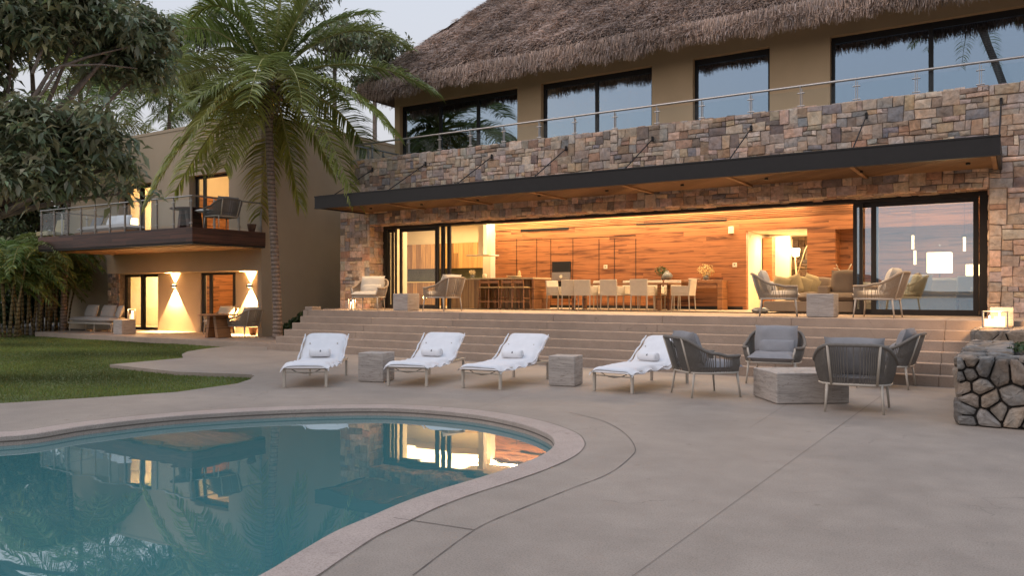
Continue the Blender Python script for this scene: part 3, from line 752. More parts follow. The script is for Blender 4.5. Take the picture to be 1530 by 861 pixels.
def straw(n, kind):
    out_v = []; out_t = []
    s_ = rg.uniform(0, 1, n)**1.15*6.3 if kind != 'fringe' else rg.uniform(-.02, .10, n)
    x = rg.uniform(EX0-.05, 5.2, n)
    if kind == 'left': x = rg.uniform(EY0, EY0+7, n)
    lump = .06*np.sin(x*2.3+s_*1.7)+.05*np.sin(x*5.1-s_*3.9)+.04*np.sin(s_*7.5+x*.7)
    rise = TH*np.minimum(1, .25+np.maximum(s_, 0)*2.2)
    if kind == 'left': ok_ = x > EY0+s_
    else: ok_ = x > EX0+s_
    if kind == 'fringe': ok_ = x > EX0-.05
    s_, x, lump, rise = s_[ok_], x[ok_], lump[ok_], rise[ok_]; n = len(x)
    q = np.array([0, -.7071, -.7071]); nn = np.array([0, -.7071, .7071]); sx = np.array([1., 0, 0])
    base = np.stack([x, EY0+s_-lump*.5, EZ-.08+s_+rise*.9+lump*.5], 1)
    L = rg.uniform(.09, .28, n)*(1+.25*np.sin(x*3.1)*np.sin(s_*2.7)); w = rg.uniform(.005, .012, n)
    lift = rg.normal(.22, .32, n); side = rg.normal(0, .5, n)
    base += nn*(rg.uniform(-.02, .05, n)[:, None])
    dirv = q[None]*1.0+nn[None]*lift[:, None]+sx[None]*side[:, None]
    if kind == 'fringe':
        base = np.stack([x, EY0+rg.uniform(-.06, .16, n), EZ+rg.uniform(-.04, .42, n)], 1)
        dirv = np.stack([side*.35, rg.normal(-.12, .18, n), -np.ones(n)], 1)
        L = rg.uniform(.08, .26, n)*(1+.35*np.sin(x*2.1+np.sin(x*5))*np.cos(x*3.7)); w *= .8
    dirv /= np.linalg.norm(dirv, axis=1)[:, None]
    tip = base+dirv*L[:, None]
    sd_ = np.cross(dirv, nn+rg.normal(0, .5, (n, 3))); sd_ /= np.linalg.norm(sd_, axis=1)[:, None]
    V = np.stack([base-sd_*w[:, None], base+sd_*w[:, None], tip+sd_*w[:, None]*.4, tip-sd_*w[:, None]*.4], 1).reshape(-1, 3)
    if kind == 'left': V = np.stack([V[:, 1]-EY0+EX0, V[:, 0]-0, V[:, 2]], 1)
    br = rg.uniform(.45, 1.45, n)*(1+.22*np.sin(x*1.3+np.sin(s_*2.))*np.cos(s_*1.9+x*.4))
    wv = rg.uniform(0, 1, n)[:, None]
    t_ = br[:, None]*((1-wv)*np.array([1.0, .92, .90])+wv*np.array([1.15, .90, .70]))
    return V, np.arange(n*4).reshape(-1, 4), t_
M_straw = leafmat('straw', (.50, .435, .395), .8, .12)
for kd, n in (('front', 250000), ('left', 50000), ('fringe', 46000)):
    V, F, T_ = straw(n, kd); fast('straw_fringe' if kd == 'fringe' else 'straw_layer', V, F, M_straw, roof, T_)
# ================================================================ GUEST WING
G = empty('guest_house', (-24, 17.5, 0))
tag(G, 'tan plastered two storey guest wing on the left with timber balcony and lit rooms', 'house')
GX0, GX1, GY, GYR, GT = -29.25, -20.6, 17.5, 18.25, 7.2
FZ = 3.44
g1 = (xat(185, GYR), xat(236, GYR)); g2 = (xat(300, GYR), xat(352, GYR))
zl = zat(392, 404, GY)
o = MB(); o.box(GX1-.18, GX1, GY, 27, 0, GT); o.box(GX0, GX1-.18, GY, GYR+.001, zl, 3.0)

GB = -34.0
wall_x(o, GB, GX0-.91, 18.56, 18.8, 0, GT, []); o.box(GB, GB+.15, 18.8, 27, 0, GT)
w1 = (xat(188, GY+.3), xat(237, GY+.3)); w2 = (xat(294, GY+.3), xat(353, GY+.3))
wall_x(o, GX0, GX1-.18, GYR, GYR+.25, .1, zl, [(g1[0], g1[1], .1, zl-.02), (g2[0], g2[1], .1, zl-.02)])
wall_x(o, GX0, GX1-.18, GY, GY+.4, 3.0, GT, [(w1[0], w1[1], FZ, 5.5), (w2[0], w2[1], FZ, 5.55)])
o.box(GX0-.04, GX1+.02, GY-.02, 27, GT, GT+.10); o.box(GB, GX0-.045, 18.54, 27, GT, GT+.1)
o.build('wall', M_plaster_wing, G)
o = MB(); o.box(GX0, GX1-.18, GYR+.25, 24, .0, .1); o.box(GB+.15, GX0, 18.8, 24, .0, .1); o.box(GX0, GX1-.18, GY+.4, 24, FZ-.2, FZ); o.box(GB+.15, GX0, 18.8, 24, FZ-.2, FZ); o.build('room_floor', M_floor, G)
o = MB(); o.box(GX0, GX1-.18, GYR+.25, 24, 2.9, 3.0); o.box(GB+.15, GX0, 18.8, 24, 2.9, 3.0); o.box(GX0, GX1-.18, GY+.4, 24, 6.2, 6.3); o.box(GB+.15, GX0, 18.8, 24, 6.2, 6.3)
o.box(GB+.15, GX1-.18, 21.2, 21.4, .1, 2.9); o.box(GB+.15, GX1-.18, 21.2, 21.4, FZ, 6.2); o.box(GB+.16, GB+.2, 18.81, 21.2, .1, 2.9); o.box(GB+.16, GB+.2, 18.81, 21.2, FZ, 6.2); o.box(GB+.21, GX0-.91, 18.81, 18.85, .1, 2.9); o.box(GB+.21, GX0-.91, 18.81, 18.85, FZ, 6.2); o.build('room_wall', M_white, G)
xm = (g1[1]+g2[0])/2
o = MB(); o.box(xm-.1, xm+.1, GYR+.25, 21.2, .1, 2.9); o.box(xm-.1, xm+.1, GY+.4, 21.2, FZ, 6.2); o.build('partition', M_white, G)
o = MB(); o.box(xm+.101, xm+.14, GYR+.26, 21.19, .1, 2.9); o.box(xm+.101, xm+.14, GY+.41, 21.19, FZ, 5.15); o.build('timber_wall', M_wood, G)
stone_block('stone_pilaster', GX0-.9, g1[0]-.02, GYR-.15, GYR+.3, 0, 6.9, G, 61, 'FL')
for (a, b), z0, z1, y in ((g1, .1, zl-.02, GYR+.05), (w1, FZ, 5.5, GY+.25)):
    mid = (a+b)/2
    door(a+.002, mid+.03, z0+.002, z1-.002, y, G, .1, M_glass, .1, 'glass_door'); door(mid-.03, b-.002, z0+.002, z1-.002, y+.07, G, .1, M_glass, .1, 'glass_door')
for (a, b), z0, z1, y in ((g2, .1, zl-.02, GYR+.05), (w2, FZ, 5.55, GY+.25)):
    door(a+.002, a+.55, z0+.002, z1-.002, y, G, .14, M_glass, .08, 'glass_door'); door(b-.30, b-.002, z0+.002, z1-.002, y+.07, G, .09, M_glass, .08, 'glass_door')
    o = MB(); o.box(a+.002, b-.002, y-.01, y+.14, z1-.07, z1-.003); o.build('door_head', M_dark, G)
# balcony
BX0, BX1, BY = -28.9, -20.4, 14.8
o = MB(); o.box(BX0, BX1, BY, GY-.003, FZ-.44, FZ, b=.004); bal = o.build('balcony', M_dwood, G)
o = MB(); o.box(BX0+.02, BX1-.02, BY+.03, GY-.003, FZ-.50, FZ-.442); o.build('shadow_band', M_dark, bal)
o = MB(); o.box(BX0+.25, BX1-.25, BY+.3, GY-.004, 2.92, 2.939); o.build('soffit', M_soffit, bal)
rl = MB(); zr = FZ+.92; yr = BY+.05
rl.tube([(BX0+.05, GY-.05, zr), (BX0+.05, yr, zr), (BX1-.05, yr, zr), (BX1-.05, GY-.03, zr)], .024, 8); gr = rl.build('railing', M_steel, G)
npst = 11
for i in range(npst):
    x = BX0+.12+(BX1-BX0-.24)*i/(npst-1); o = MB(); rail_post(o, x, yr, FZ-.25 if False else FZ, zr-.02); o.build('post', M_steel, gr)
    if i: o = MB(); o.box(x-(BX1-BX0-.24)/(npst-1)+.07, x-.07, yr+.0, yr+.012, FZ+.06, zr-.1); o.build('glass_panel', M_glass_rail, gr)
for i, yy in enumerate((15.6, 16.5, 17.35)):
    for xx in (BX1-.05, BX0+.05): o = MB(); rail_post(o, xx, yy, FZ, zr-.02, 'y'); o.build('post', M_steel, gr)
for xx in (BX1-.05, BX0+.05): o = MB(); o.box(xx-.006, xx+.006, yr+.06, GY-.1, FZ+.06, zr-.1); o.build('glass_panel', M_glass_rail, gr)
# wall lights with up and down beams
WL = []
for i, px in enumerate((262, 375)):
    x = xat(px, GYR); z = zat(px, 427.5, GYR)
    r_ = empty('wall_light', (x, GYR, z)); tag(r_, ['wall light beaming up and down between the two ground floor doors of the guest wing', 'wall light beaming up and down right of the timber lined doorway by the wall corner'][i], 'wall lamp', 'up and down wall lights of the guest wing')
    o = MB(); o.box(x-.075, x+.075, GYR-.13, GYR-.002, z-.04, z+.04, b=.004); o.build('housing', M_dark, r_)
    for s_ in (1, -1):
        o = MB(); o.box(x-.035, x+.035, GYR-.10, GYR-.03, z+s_*.041, z+s_*.045); o.build('lens', M_spot, r_)
        l = bpy.data.lights.new('beam', 'SPOT'); l.energy = 1050 if s_ < 0 else 480; l.color = (1.0, .66, .30); l.spot_size = R(78); l.spot_blend = .18; l.shadow_soft_size = .01
        lo = bpy.data.objects.new('beam', l); COL.objects.link(lo); lo.location = (x, GYR-.075, z+s_*.06)
        lo.rotation_euler = (0, 0, 0) if s_ < 0 else (pi, 0, 0)
def area(name, loc, rot, sx, sy, e, col=(1.0, .70, .40)):
    l = bpy.data.lights.new(name, 'AREA'); l.shape = 'RECTANGLE'; l.size = sx; l.size_y = sy; l.energy = e; l.color = col
    lo = bpy.data.objects.new(name, l); COL.objects.link(lo); lo.location = loc; lo.rotation_euler = rot; return lo
for nm_, loc_, e_ in (('guest_room_light', (-30.8, 19.8, 2.2), 230), ('guest_room_light', (-30.6, 19.8, 5.5), 230), ('guest_room_light', (g2[0]+.9, 19.6, 2.6), 75), ('guest_room_light', (w2[0]+.9, 19.3, 5.9), 90)):
    l = bpy.data.lights.new(nm_, 'POINT'); l.energy = e_; l.color = (1.0, .64, .30); l.shadow_soft_size = .07
    lo = bpy.data.objects.new(nm_, l); COL.objects.link(lo); lo.location = loc_
# hall lights: cove along the timber wall, ceiling lights, kitchen, corridor
area('cove_light', ((XC+XD1)/2, YW-.28, 4.03), (R(-12), 0, 0), XD1-XC, .10, 210)
area('cove_light', (.5, YW-.28, 4.03), (R(-12), 0, 0), 8.5, .10, 80)
area('hall_light', (-10.2, 20.6, 4.04), (0, 0, 0), 7.0, 1.6, 95)
area('hall_light', (-3.2, 20.8, 4.04), (0, 0, 0), 5.0, 1.2, 65)
area('kitchen_light', (-17.4, 22.3, 4.04), (0, 0, 0), 4.0, 2.2, 120, (1.0, .66, .30))
area('kitchen_light', (xc0-.2, YW-.55, 4.03), (0, 0, 0), .5, .2, 40, (1.0, .66, .30))
area('corridor_light', ((XD0+XD1)/2, 24.0, ZD-.02), (0, 0, 0), 1.0, 1.0, 60, (1, .66, .32))
for k in range(9):
    x = -15.6+k*1.85; l = bpy.data.lights.new('canopy_spot', 'SPOT'); l.energy = 105; l.color = (1, .66, .36); l.spot_size = R(140); l.spot_blend = 1.0; l.shadow_soft_size = .03
    lo = bpy.data.objects.new('canopy_spot', l); COL.objects.link(lo); lo.location = (x, 17.15, 3.88); lo.rotation_euler = (0, 0, 0)
    o = MB(); o.tube([(x, 17.15, 3.89), (x, 17.15, 3.928)], .04, 10); o.build('downlight', M_dark, can)
# ================================================================ FURNITURE
# ---- rope armchair; local: front = -Y, origin on the floor under the seat
def arm_u(t, a, b, yo=0, e=.62):
    c, s_ = cos(t), sin(t)
    return a*math.copysign(abs(c)**e, c), b*math.copysign(abs(s_)**e, s_)+yo
def make_armchair(rope, cush, pil_col=None, seed=0):
    r = empty('armchair')
    T0, T1 = R(-48), R(228); n = 40
    def lo(t): x, y = arm_u(t, .345, .33); return Vector((x, y, .315))
    def hi(t):
        x, y = arm_u(t, .395, .36, .03); k = max(0, sin(t)); k = k*k*(3-2*k)
        return Vector((x, y+.07*k, .56+.20*k-.03*(1-k)*(1 if sin(t) < 0 else 0)))
    f = MB(); ts = [T0+(T1-T0)*i/n for i in range(n+1)]
    f.tube([lo(t) for t in ts]+[lo(T0)], .016, 7)
    for t in (T0, T1): f.tube([lo(t), hi(t)], .014, 7)
    for t in (R(62), R(118)): f.tube([lo(t)+Vector((0, .012, 0)), hi(t)+Vector((0, .012, 0))], .014, 7)
    f.build('frame', M_beige, r, False, True)
    for sx, t in ((1, R(-38)), (-1, R(218)), (1, R(52)), (-1, R(128))):
        p = lo(t); q = Vector((p.x*1.08, p.y*1.14, 0)); l = MB(); l.tube([q, p], [.011, .016], 8); l.build('leg', M_beige, r, False, True)
    w = MB(); m = 92
    for i in range(m+1):
        t = T0+(T1-T0)*i/m; a, b = lo(t), hi(t); mid = (a+b)/2+Vector((a.x*.03, a.y*.03, 0))
        w.tube([a, mid, b], .0066, 4, cap=False)
    w.build('rope_weave', rope, r, False)
    tr = MB(); tr.tube([hi(t) for t in ts], .022, 8); tr.build('top_rail', rope, r, False, True)
    c = MB(); c.pillow((0, -.03, .385), .62, .60, .15, None, 10, 6, seed=seed); c.build('seat_cushion', cush, r, False, True)
    c = MB(); c.pillow((0, .235, .62), .58, .46, .17, Rm('X', 72), 10, 4, seed=seed+1); c.build('back_cushion', cush, r, False, True)
    c = MB(); c.pillow((.02, .12, .52), .46, .24, .12, Rm('X', 66), 10, 3.4, seed=seed+2); c.build('lumbar_pillow', pil_col or cush, r, False, True)
    return r
acg = make_armchair(M_rope, M_cushion); acb = make_armchair(M_rope_beige, M_cushw, seed=5); acg.scale = (1.22, 1.22, 1.13); acb.scale = (1.2, 1.2, 1.14)
M_cush_mix = simple('taupe_cushion', (.40, .36, .33), .95, .06, 10, .4, 300)
u1, u2 = [], []
def face(dx, dy): return math.atan2(dx, -dy)        # rotation that turns the front (-Y) towards (dx, dy)
DG = 'grey rope armchairs round the stone block on the deck'
def gp(px, py, Z=0): p = ground(px, py, Z); return (p.x, p.y, Z)
c1 = gp(1055, 590); place(acg, u1, c1, face(.45, .35)+R(8), 'grey rope armchair nearest the loungers, turned with its back towards them', 'armchair', DG)
c2 = gp(1156, 572); place(acg, u1, c2, face(.12, -1), 'grey rope armchair facing the camera with its back to the steps', 'armchair', DG)
c3 = gp(1278, 612); place(acg, u1, c3, face(-.12, 1), 'grey rope armchair nearest the camera, its slatted back turned to us', 'armchair', DG)
c4 = gp(1322, 578); place(acg, u1, c4, face(-1, .05), 'grey rope armchair by the field stone planter, half hidden behind another', 'armchair', DG)
TG = 'beige rope armchairs on the upper terrace'
def tp_(px, Y, Z=TZ): return (xat(px, Y), Y, Z)
place(acb, u2, tp_(551, 16.75), face(.35, -.9), 'beige rope armchair with cream cushions by the left stone pier, beside the floor lantern', 'armchair', TG)
place(acb, u2, tp_(661, 16.75), face(-1, .15), 'beige rope armchair facing left in front of the folded glass doors', 'armchair', TG)
place(acb, u2, tp_(1165, 16.75), face(1, .25), 'beige rope armchair facing right before the long sofa', 'armchair', TG)
place(acb, u2, tp_(1310, 16.95), face(-1, .1), 'beige rope armchair facing left in front of the right glass door', 'armchair', TG)
place(acb, u2, (xat(352, 16.6), 16.9, .10), face(-1, -.1), 'beige rope armchair by the trestle table under the right wall light', 'armchair')
place(acb, u2, (xat(328, 17.6), 17.6, .10), face(.1, -1), 'beige rope armchair behind the trestle table in front of the timber lined doorway', 'armchair')
o4 = place(acg, u1, (xat(331, 15.8), 15.8, FZ), face(-1, .1), 'grey rope lounge chair with a pale throw on the guest balcony', 'armchair')
# ---- travertine blocks
def trav_block(w, d, h, label, cat, loc, rz, group=None, name='side_table'):
    b = MB(); b.box(-w/2, w/2, -d/2, d/2, .012, h, b=.008); b.box(-w/2+.02, w/2-.02, -d/2+.02, d/2-.02, 0, .012)
    o = b.build(name, M_trav, None); o.location = loc; o.rotation_euler = (0, 0, rz); tag(o, label, cat, group); return o
SG = 'travertine cube side tables'
p = (ground(530.8, 571.7)+ground(577, 569))/2
trav_block(.46, .46, .49, 'travertine cube table between the two leftmost loungers', 'side table', (p.x+.02, p.y+.12, 0), R(16), SG)
p = (ground(816, 578)+ground(867, 576))/2
trav_block(.44, .44, .485, 'travertine cube table between the third and fourth lounger', 'side table', (p.x-.02, p.y+.12, 0), R(10), SG)
x, y, z = tp_(607, 16.6); trav_block(.5, .5, .46, 'travertine cube between the two armchairs at the left end of the terrace', 'side table', (x, y, z), 0, SG)
x, y, z = tp_(1229, 16.5); trav_block(.5, .5, .46, 'travertine cube between the two armchairs at the right end of the terrace', 'side table', (x, y, z), 0, SG)
x, y = xat(186, 15.9), 15.9; trav_block(.5, .5, .5, 'pale stone cube beside the sofa on the guest terrace, lantern on top', 'side table', (x, y, .10), 0, SG)
x, y = xat(1494, 15.6), 15.6
A, B, C = ground(1120, 592.7), ground(1168.6, 604.8), ground(1277, 603.8)
ctr = (A+C)/2; ctr = Vector((A.x+(C.x-B.x)/2*.98, A.y+(C.y-B.y)/2*.98, 0))+Vector((B.x-A.x, B.y-A.y, 0))/2
trav_block((C-B).length, (B-A).length, .42, 'large low travertine block used as table among the four grey armchairs', 'coffee table', (ctr.x, ctr.y, 0), math.atan2((C-B).y, (C-B).x), name='coffee_table')
# ---- sun loungers; local: foot end at y=0, head towards +Y
def make_lounger(seed):
    rr = random.Random(seed); r = empty('sun_lounger'); Wd = .70
    f = MB()
    for sx in (-1, 1): f.box(sx*(Wd/2-.02)-.018, sx*(Wd/2-.02)+.018, 0, 1.92, .285, .325, b=.004)
    for y in (.0, 1.88): f.box(-Wd/2+.04, Wd/2-.04, y, y+.035, .285, .32, b=.004)
    f.tube([(-Wd/2+.04, .02, .24), (Wd/2-.04, .02, .24)], .010, 6)
    f.build('frame', M_beige, r, False)
    for sx in (-1, 1):
        for y in (.02, 1.84): l = MB(); l.box(sx*(Wd/2-.02)-.02, sx*(Wd/2-.02)+.02, y-.02, y+.02, 0, .284, b=.004); l.build('leg', M_beige, r, False)
    ang = R(35); yb = 1.13; LB = .76
    bs = MB()
    for sx in (-1, 1): bs.tube([(sx*.26, yb, .31), (sx*.26, yb+LB*cos(ang), .31+LB*sin(ang))], .013, 6); bs.tube([(sx*.24, yb+.32, .62), (sx*.24, yb+.55, .31)], .010, 6)
    bs.build('back_support', M_beige, r, False)
    st = MB(); st.tube([(-.22, .04, .285), (-.12, .03, .235), (0, .03, .222), (.13, .03, .235), (.24, .04, .285)], .006, 5); st.build('strap', M_dark, r, False)
    # towelled mattress: profile swept across the width, edges rolled down
    prof = []; ny = 34
    for i in range(ny+1):
        s_ = 1.92*i/ny-.05
        if s_ < yb-.12: y, z = s_, .39+.012*sin(s_*5+seed)-.02*max(0, s_-.5)
        else:
            u = min(1, (s_-(yb-.12))/.3); a = ang*u*u*(3-2*u) if u < 1 else ang
            y0, z0 = prof[-1]; ds = 1.92/ny; y, z = y0+ds*cos(a), z0+ds*sin(a)
        prof.append((y, z))
    nx = 14; vs = []; fs = []; hw = Wd/2+.03
    def pt(i, u):          # u in -1..1 across
        y, z = prof[i]; i0, i1 = max(0, i-1), min(ny, i+1)
        t = Vector((0, prof[i1][0]-prof[i0][0], prof[i1][1]-prof[i0][1])).normalized(); nn = Vector((0, -t.z, t.y))
        edge_ = abs(u)**8
        drop = .085*edge_*(1+.25*sin(i*.9+seed*2+u)); wob = .0035*sin(i*.8+u*3+seed)+.002*sin(i*1.9-u*5)
        endd = .05*max(0, 1-i/1.2) + .03*max(0, 1-(ny-i)/1.2)
        return Vector((u*hw*(1+.012*edge_*sin(i*1.1+seed)), y, z))+nn*(wob-drop-endd)
    for i in range(ny+1):
        for k in range(nx+1): vs.append(pt(i, -1+2*k/nx))
    n1 = len(vs)
    for i in range(ny+1):
        y, z = prof[i]; i0, i1 = max(0, i-1), min(ny, i+1)
        t = Vector((0, prof[i1][0]-prof[i0][0], prof[i1][1]-prof[i0][1])).normalized(); nn = Vector((0, -t.z, t.y))
        for k in range(nx+1):
            u = -1+2*k/nx; p = pt(i, u); q = Vector((u*hw*.985, y, z))-nn*(.085+.01*abs(u)**8); vs.append(q)
    for o_, flip in ((0, 0), (n1, 1)):
        for i in range(ny):
            for k in range(nx):
                q = (o_+i*(nx+1)+k, o_+i*(nx+1)+k+1, o_+(i+1)*(nx+1)+k+1, o_+(i+1)*(nx+1)+k); fs.append(q[::-1] if flip else q)
    for i in range(ny):
        for k in (0, nx): a = i*(nx+1)+k; b = a+nx+1; fs.append((a, b, b+n1, a+n1))
    for k in range(nx):
        for i in (0, ny): a = i*(nx+1)+k; fs.append((a, a+1, a+1+n1, a+n1))
    mt = MB(); mt.add(vs, fs); mo = mt.build('mattress', M_towel, r, False, True)
    # towel folded over the head, ruffled side hem
    for sx in (-1, 1):
        h = MB()
        pts = [Vector((sx*(hw+.004+.006*sin(k*1.1+seed)), prof[i][0], prof[i][1]-.045+.006*sin(k*1.9))) for k, i in enumerate(range(17, ny+1))]
        h.tube(pts, [.014+.004*sin(k*1.4) for k in range(len(pts))], 6); h.build('hem', M_towel, mo, False, True)
    return r, prof, ang
LG = 'white towelled sun loungers along the pool'
def roll(parent_loc, rz, seed, label):
    r = empty('rolled_towel', parent_loc, rz)
    t = MB(); n = 18; prof = []
    L = .175; rad = .072
    vs = []; fs = []; m = 8
    for k in range(m+1):
        x = -L+2*L*k/m; rr_ = rad*(1-.12*(abs(x)/L)**6)*(1+.02*sin(k*2+seed))
        for a in range(n): th = 2*pi*a/n; vs.append((x, rr_*1.1*cos(th), rad+rr_*sin(th)))
    for k in range(m):
        for a in range(n): fs.append((k*n+a, k*n+(a+1) % n, (k+1)*n+(a+1) % n, (k+1)*n+a))
    fs += [tuple(range(n-1, -1, -1)), tuple(m*n+a for a in range(n))]
    t.add(vs, fs); t.build('towel', M_towel, r, False, True)
    e = MB(); # small dark leaf emblem woven on the towel
    
    def em(x, z_): return (x, -1.1*sqrt_(rad**2-(z_-rad)**2)-.003, z_)
    cx_, cz = .02, .108
    e.add([em(cx_, cz-.014), em(cx_+.013, cz-.002), em(cx_, cz+.016), em(cx_-.013, cz-.002)], [(0, 1, 2, 3)])
    e.add([em(cx_-.017, cz-.016), em(cx_+.017, cz-.016), em(cx_+.010, cz-.009), em(cx_-.010, cz-.009)], [(0, 1, 2, 3)])
    e.build('emblem', M_black, r, False)
    tag(r, label, 'towel', 'rolled towels on the loungers'); return r
sqrt_ = math.sqrt
LS = [((424, 580), (487, 579), 34, 'leftmost white towelled sun lounger with angled back, left of the travertine cube', 'white rolled towel with small emblem on the leftmost lounger'),
      ((579, 577), (637, 578.6), 17, 'second white towelled sun lounger from the left, right of the first travertine cube', 'white rolled towel with small emblem on the second lounger from the left'),
      ((690, 580.8), (747, 583), 6, 'third white towelled sun lounger from the left, just left of the second travertine cube', 'white rolled towel with small emblem on the third lounger from the left'),
      ((886, 585.4), (944, 588), -6, 'rightmost white towelled sun lounger, partly behind a grey rope armchair', 'white rolled towel with small emblem on the rightmost lounger')]
for i, (a, b, ang_, lab, lab2) in enumerate(LS):
    r, prof, an = make_lounger(i+1); p = (ground(*a)+ground(*b))/2; rz = R(ang_)
    r.location = (p.x, p.y, 0); r.rotation_euler = (0, 0, rz); tag(r, lab, 'sun lounger', LG)
    y, z = 1.12, .40
    roll((p.x-sin(rz)*y, p.y+cos(rz)*y, z), rz+R([4, -3, 5, -6][i]), i, lab2)
# ---- dining set
def make_dining_chair():
    r = empty('dining_chair')
    b = MB(); b.box(-.25, .25, -.25, .25, .40, .46, b=.01); b.build('seat', M_cushw, r, False)
    b = MB(); M4 = Matrix.Translation((0, .22, .44)) @ Matrix.Rotation(R(-6), 4, 'X'); b.box(-.25, .25, -.02, .03, 0, .40, M=M4, b=.01); b.build('backrest', M_cushw, r, False)
    for sx in (-1, 1): b = MB(); b.box(sx*.235-.02, sx*.235+.02, -.25, .22, .461, .66, b=.008); b.build('armrest', M_cushw, r, False)
    for sx in (-1, 1):
        for y in (-.22, .23): b = MB(); b.tube([(sx*.235, y*1.1, 0), (sx*.225, y, .40)], [.014, .02], 4); b.build('leg', M_beige, r, False)
    return r
DGp = 'cream dining chairs round the long table'
YT = 20.7; dc = make_dining_chair(); ud = []
near = [(876, 'first from the left of the row'), (915, 'in the middle of the row'), (960, 'last on the right of the row')]
for px, w in near: place(dc, ud, (xat(px, 19.9), 19.9, TZ), pi, f'cream dining chair with its back to us, {w}', 'dining chair', DGp)
place(dc, ud, (xat(852, 19.95), 19.95, TZ), pi+R(28), 'cream dining chair turned askew at the left front corner of the long table', 'dining chair', DGp)
place(dc, ud, (xat(1021, YT-.2), YT-.2, TZ), R(-90), 'cream dining chair at the right end of the long table, seen from the side', 'dining chair', DGp)
place(dc, ud, (xat(834, YT), YT, TZ), R(75), 'cream dining chair at the left end of the long table, nearest the ovens', 'dining chair', DGp)
for k, (px, w) in enumerate(((892, 'leftmost'), (937, 'second'), (972, 'third'), (1000, 'rightmost'))):
    place(dc, ud, (xat(px, 21.55), 21.55, TZ), 0, f'cream dining chair on the far side of the long table, {w} there', 'dining chair', DGp)
r = empty('dining_table', ((xat(852, YT)+xat(1008, YT))/2, YT, TZ)); tag(r, 'long dark dining table among cream chairs in front of the timber wall', 'dining table')
x0, x1 = xat(852, YT), xat(1008, YT)
b = MB(); b.box(x0, x1, YT-.5, YT+.5, TZ+.70, TZ+.75, b=.006); b.build('table_top', M_furn, r)
for xx in (x0+.3, x1-.3):
    for yy in (YT-.35, YT+.35): b = MB(); b.box(xx-.04, xx+.04, yy-.04, yy+.04, TZ, TZ+.70); b.build('leg', M_furn, r)
x0, x1, yc = xat(985, 22.3), xat(1084, 22.3), 22.25
r = empty('console_table', ((x0+x1)/2, yc, TZ)); tag(r, 'wooden console table against the timber wall with vases on top', 'console table')
b = MB(); b.box(x0, x1, yc-.25, yc+.25, TZ+.76, TZ+.84, b=.005); b.build('table_top', M_furn, r)
for xx in (x0+.07, x1-.07): b = MB(); b.box(xx-.07, xx+.07, yc-.24, yc+.24, TZ, TZ+.758); b.build('leg', M_furn, r)
b = MB(); b.box(x0+.16, x1-.16, yc-.2, yc+.2, TZ+.60, TZ+.757); b.build('drawer', M_furn, r)
def leafball(name, c, rad, n, m, seed, size=.05, parent=None, flat=.8, col=(1, 1, 1)):
    g = np.random.default_rng(seed); d_ = g.normal(0, 1, (n, 3)); d_ /= np.linalg.norm(d_, axis=1)[:, None]
    P = np.array(c)+d_*rad*(g.uniform(.2, 1, n)**.5)[:, None]*np.array([1, 1, flat]); a = g.normal(0, 1, (n, 3)); a /= np.linalg.norm(a, axis=1)[:, None]
    b_ = np.cross(a, g.normal(0, 1, (n, 3))); b_ /= np.linalg.norm(b_, axis=1)[:, None]; s_ = g.uniform(.6, 1.3, n)[:, None]*size
    V = np.stack([P-a*s_, P-b_*s_*.4, P+a*s_, P+b_*s_*.4], 1).reshape(-1, 3)
    return fast(name, V, np.arange(n*4).reshape(-1, 4), m, parent, g.uniform(.5, 1.4, n)[:, None]*np.array(col)[None])
M_leafd = leafmat('plant_leaf', (.05, .085, .03)); M_ceram = simple('grey_ceramic', (.16, .17, .17), .3); M_flower = leafmat('dry_flower', (.55, .42, .2))
zt_ = TZ+.84
r = empty('vase', (xat(990, yc), yc, zt_)); tag(r, 'small dark vase with dark green sprigs on the console table', 'vase')
b = MB(); b.lathe([(.03, 0), (.05, .05), (.035, .12), (.045, .15)], (xat(990, yc), yc, zt_)); b.build('vessel', M_ceram, r, True, True); leafball('foliage', (xat(988, yc), yc, zt_+.28), .19, 160, M_leafd, 3, .04, r)
b = MB(); b.lathe([(.06, 0), (.14, .06), (.16, .14), (.10, .22), (.04, .25), (.05, .28)], (xat(998, yc), yc-.05, zt_)); tag(b.build('jar', M_ceram, None, True, True), 'squat round grey jar beside the dark vase on the console', 'jar')
r = empty('flower_arrangement', (xat(1055, yc), yc, zt_)); tag(r, 'dry golden flower arrangement on the right of the console table', 'flowers')
b = MB(); b.lathe([(.05, 0), (.09, .05), (.06, .14)], (xat(1055, yc), yc, zt_)); b.build('bowl', M_ceram, r, True, True); leafball('flowers', (xat(1055, yc), yc, zt_+.28), .24, 260, M_flower, 4, .04, r)
b = MB(); b.lathe([(.04, 0), (.18, .03), (.19, .05), (.03, .02)], (xat(1038, yc), yc, zt_)); tag(b.build('dish', M_white, None, True, True), 'shallow pale dish left of the golden flowers', 'dish')
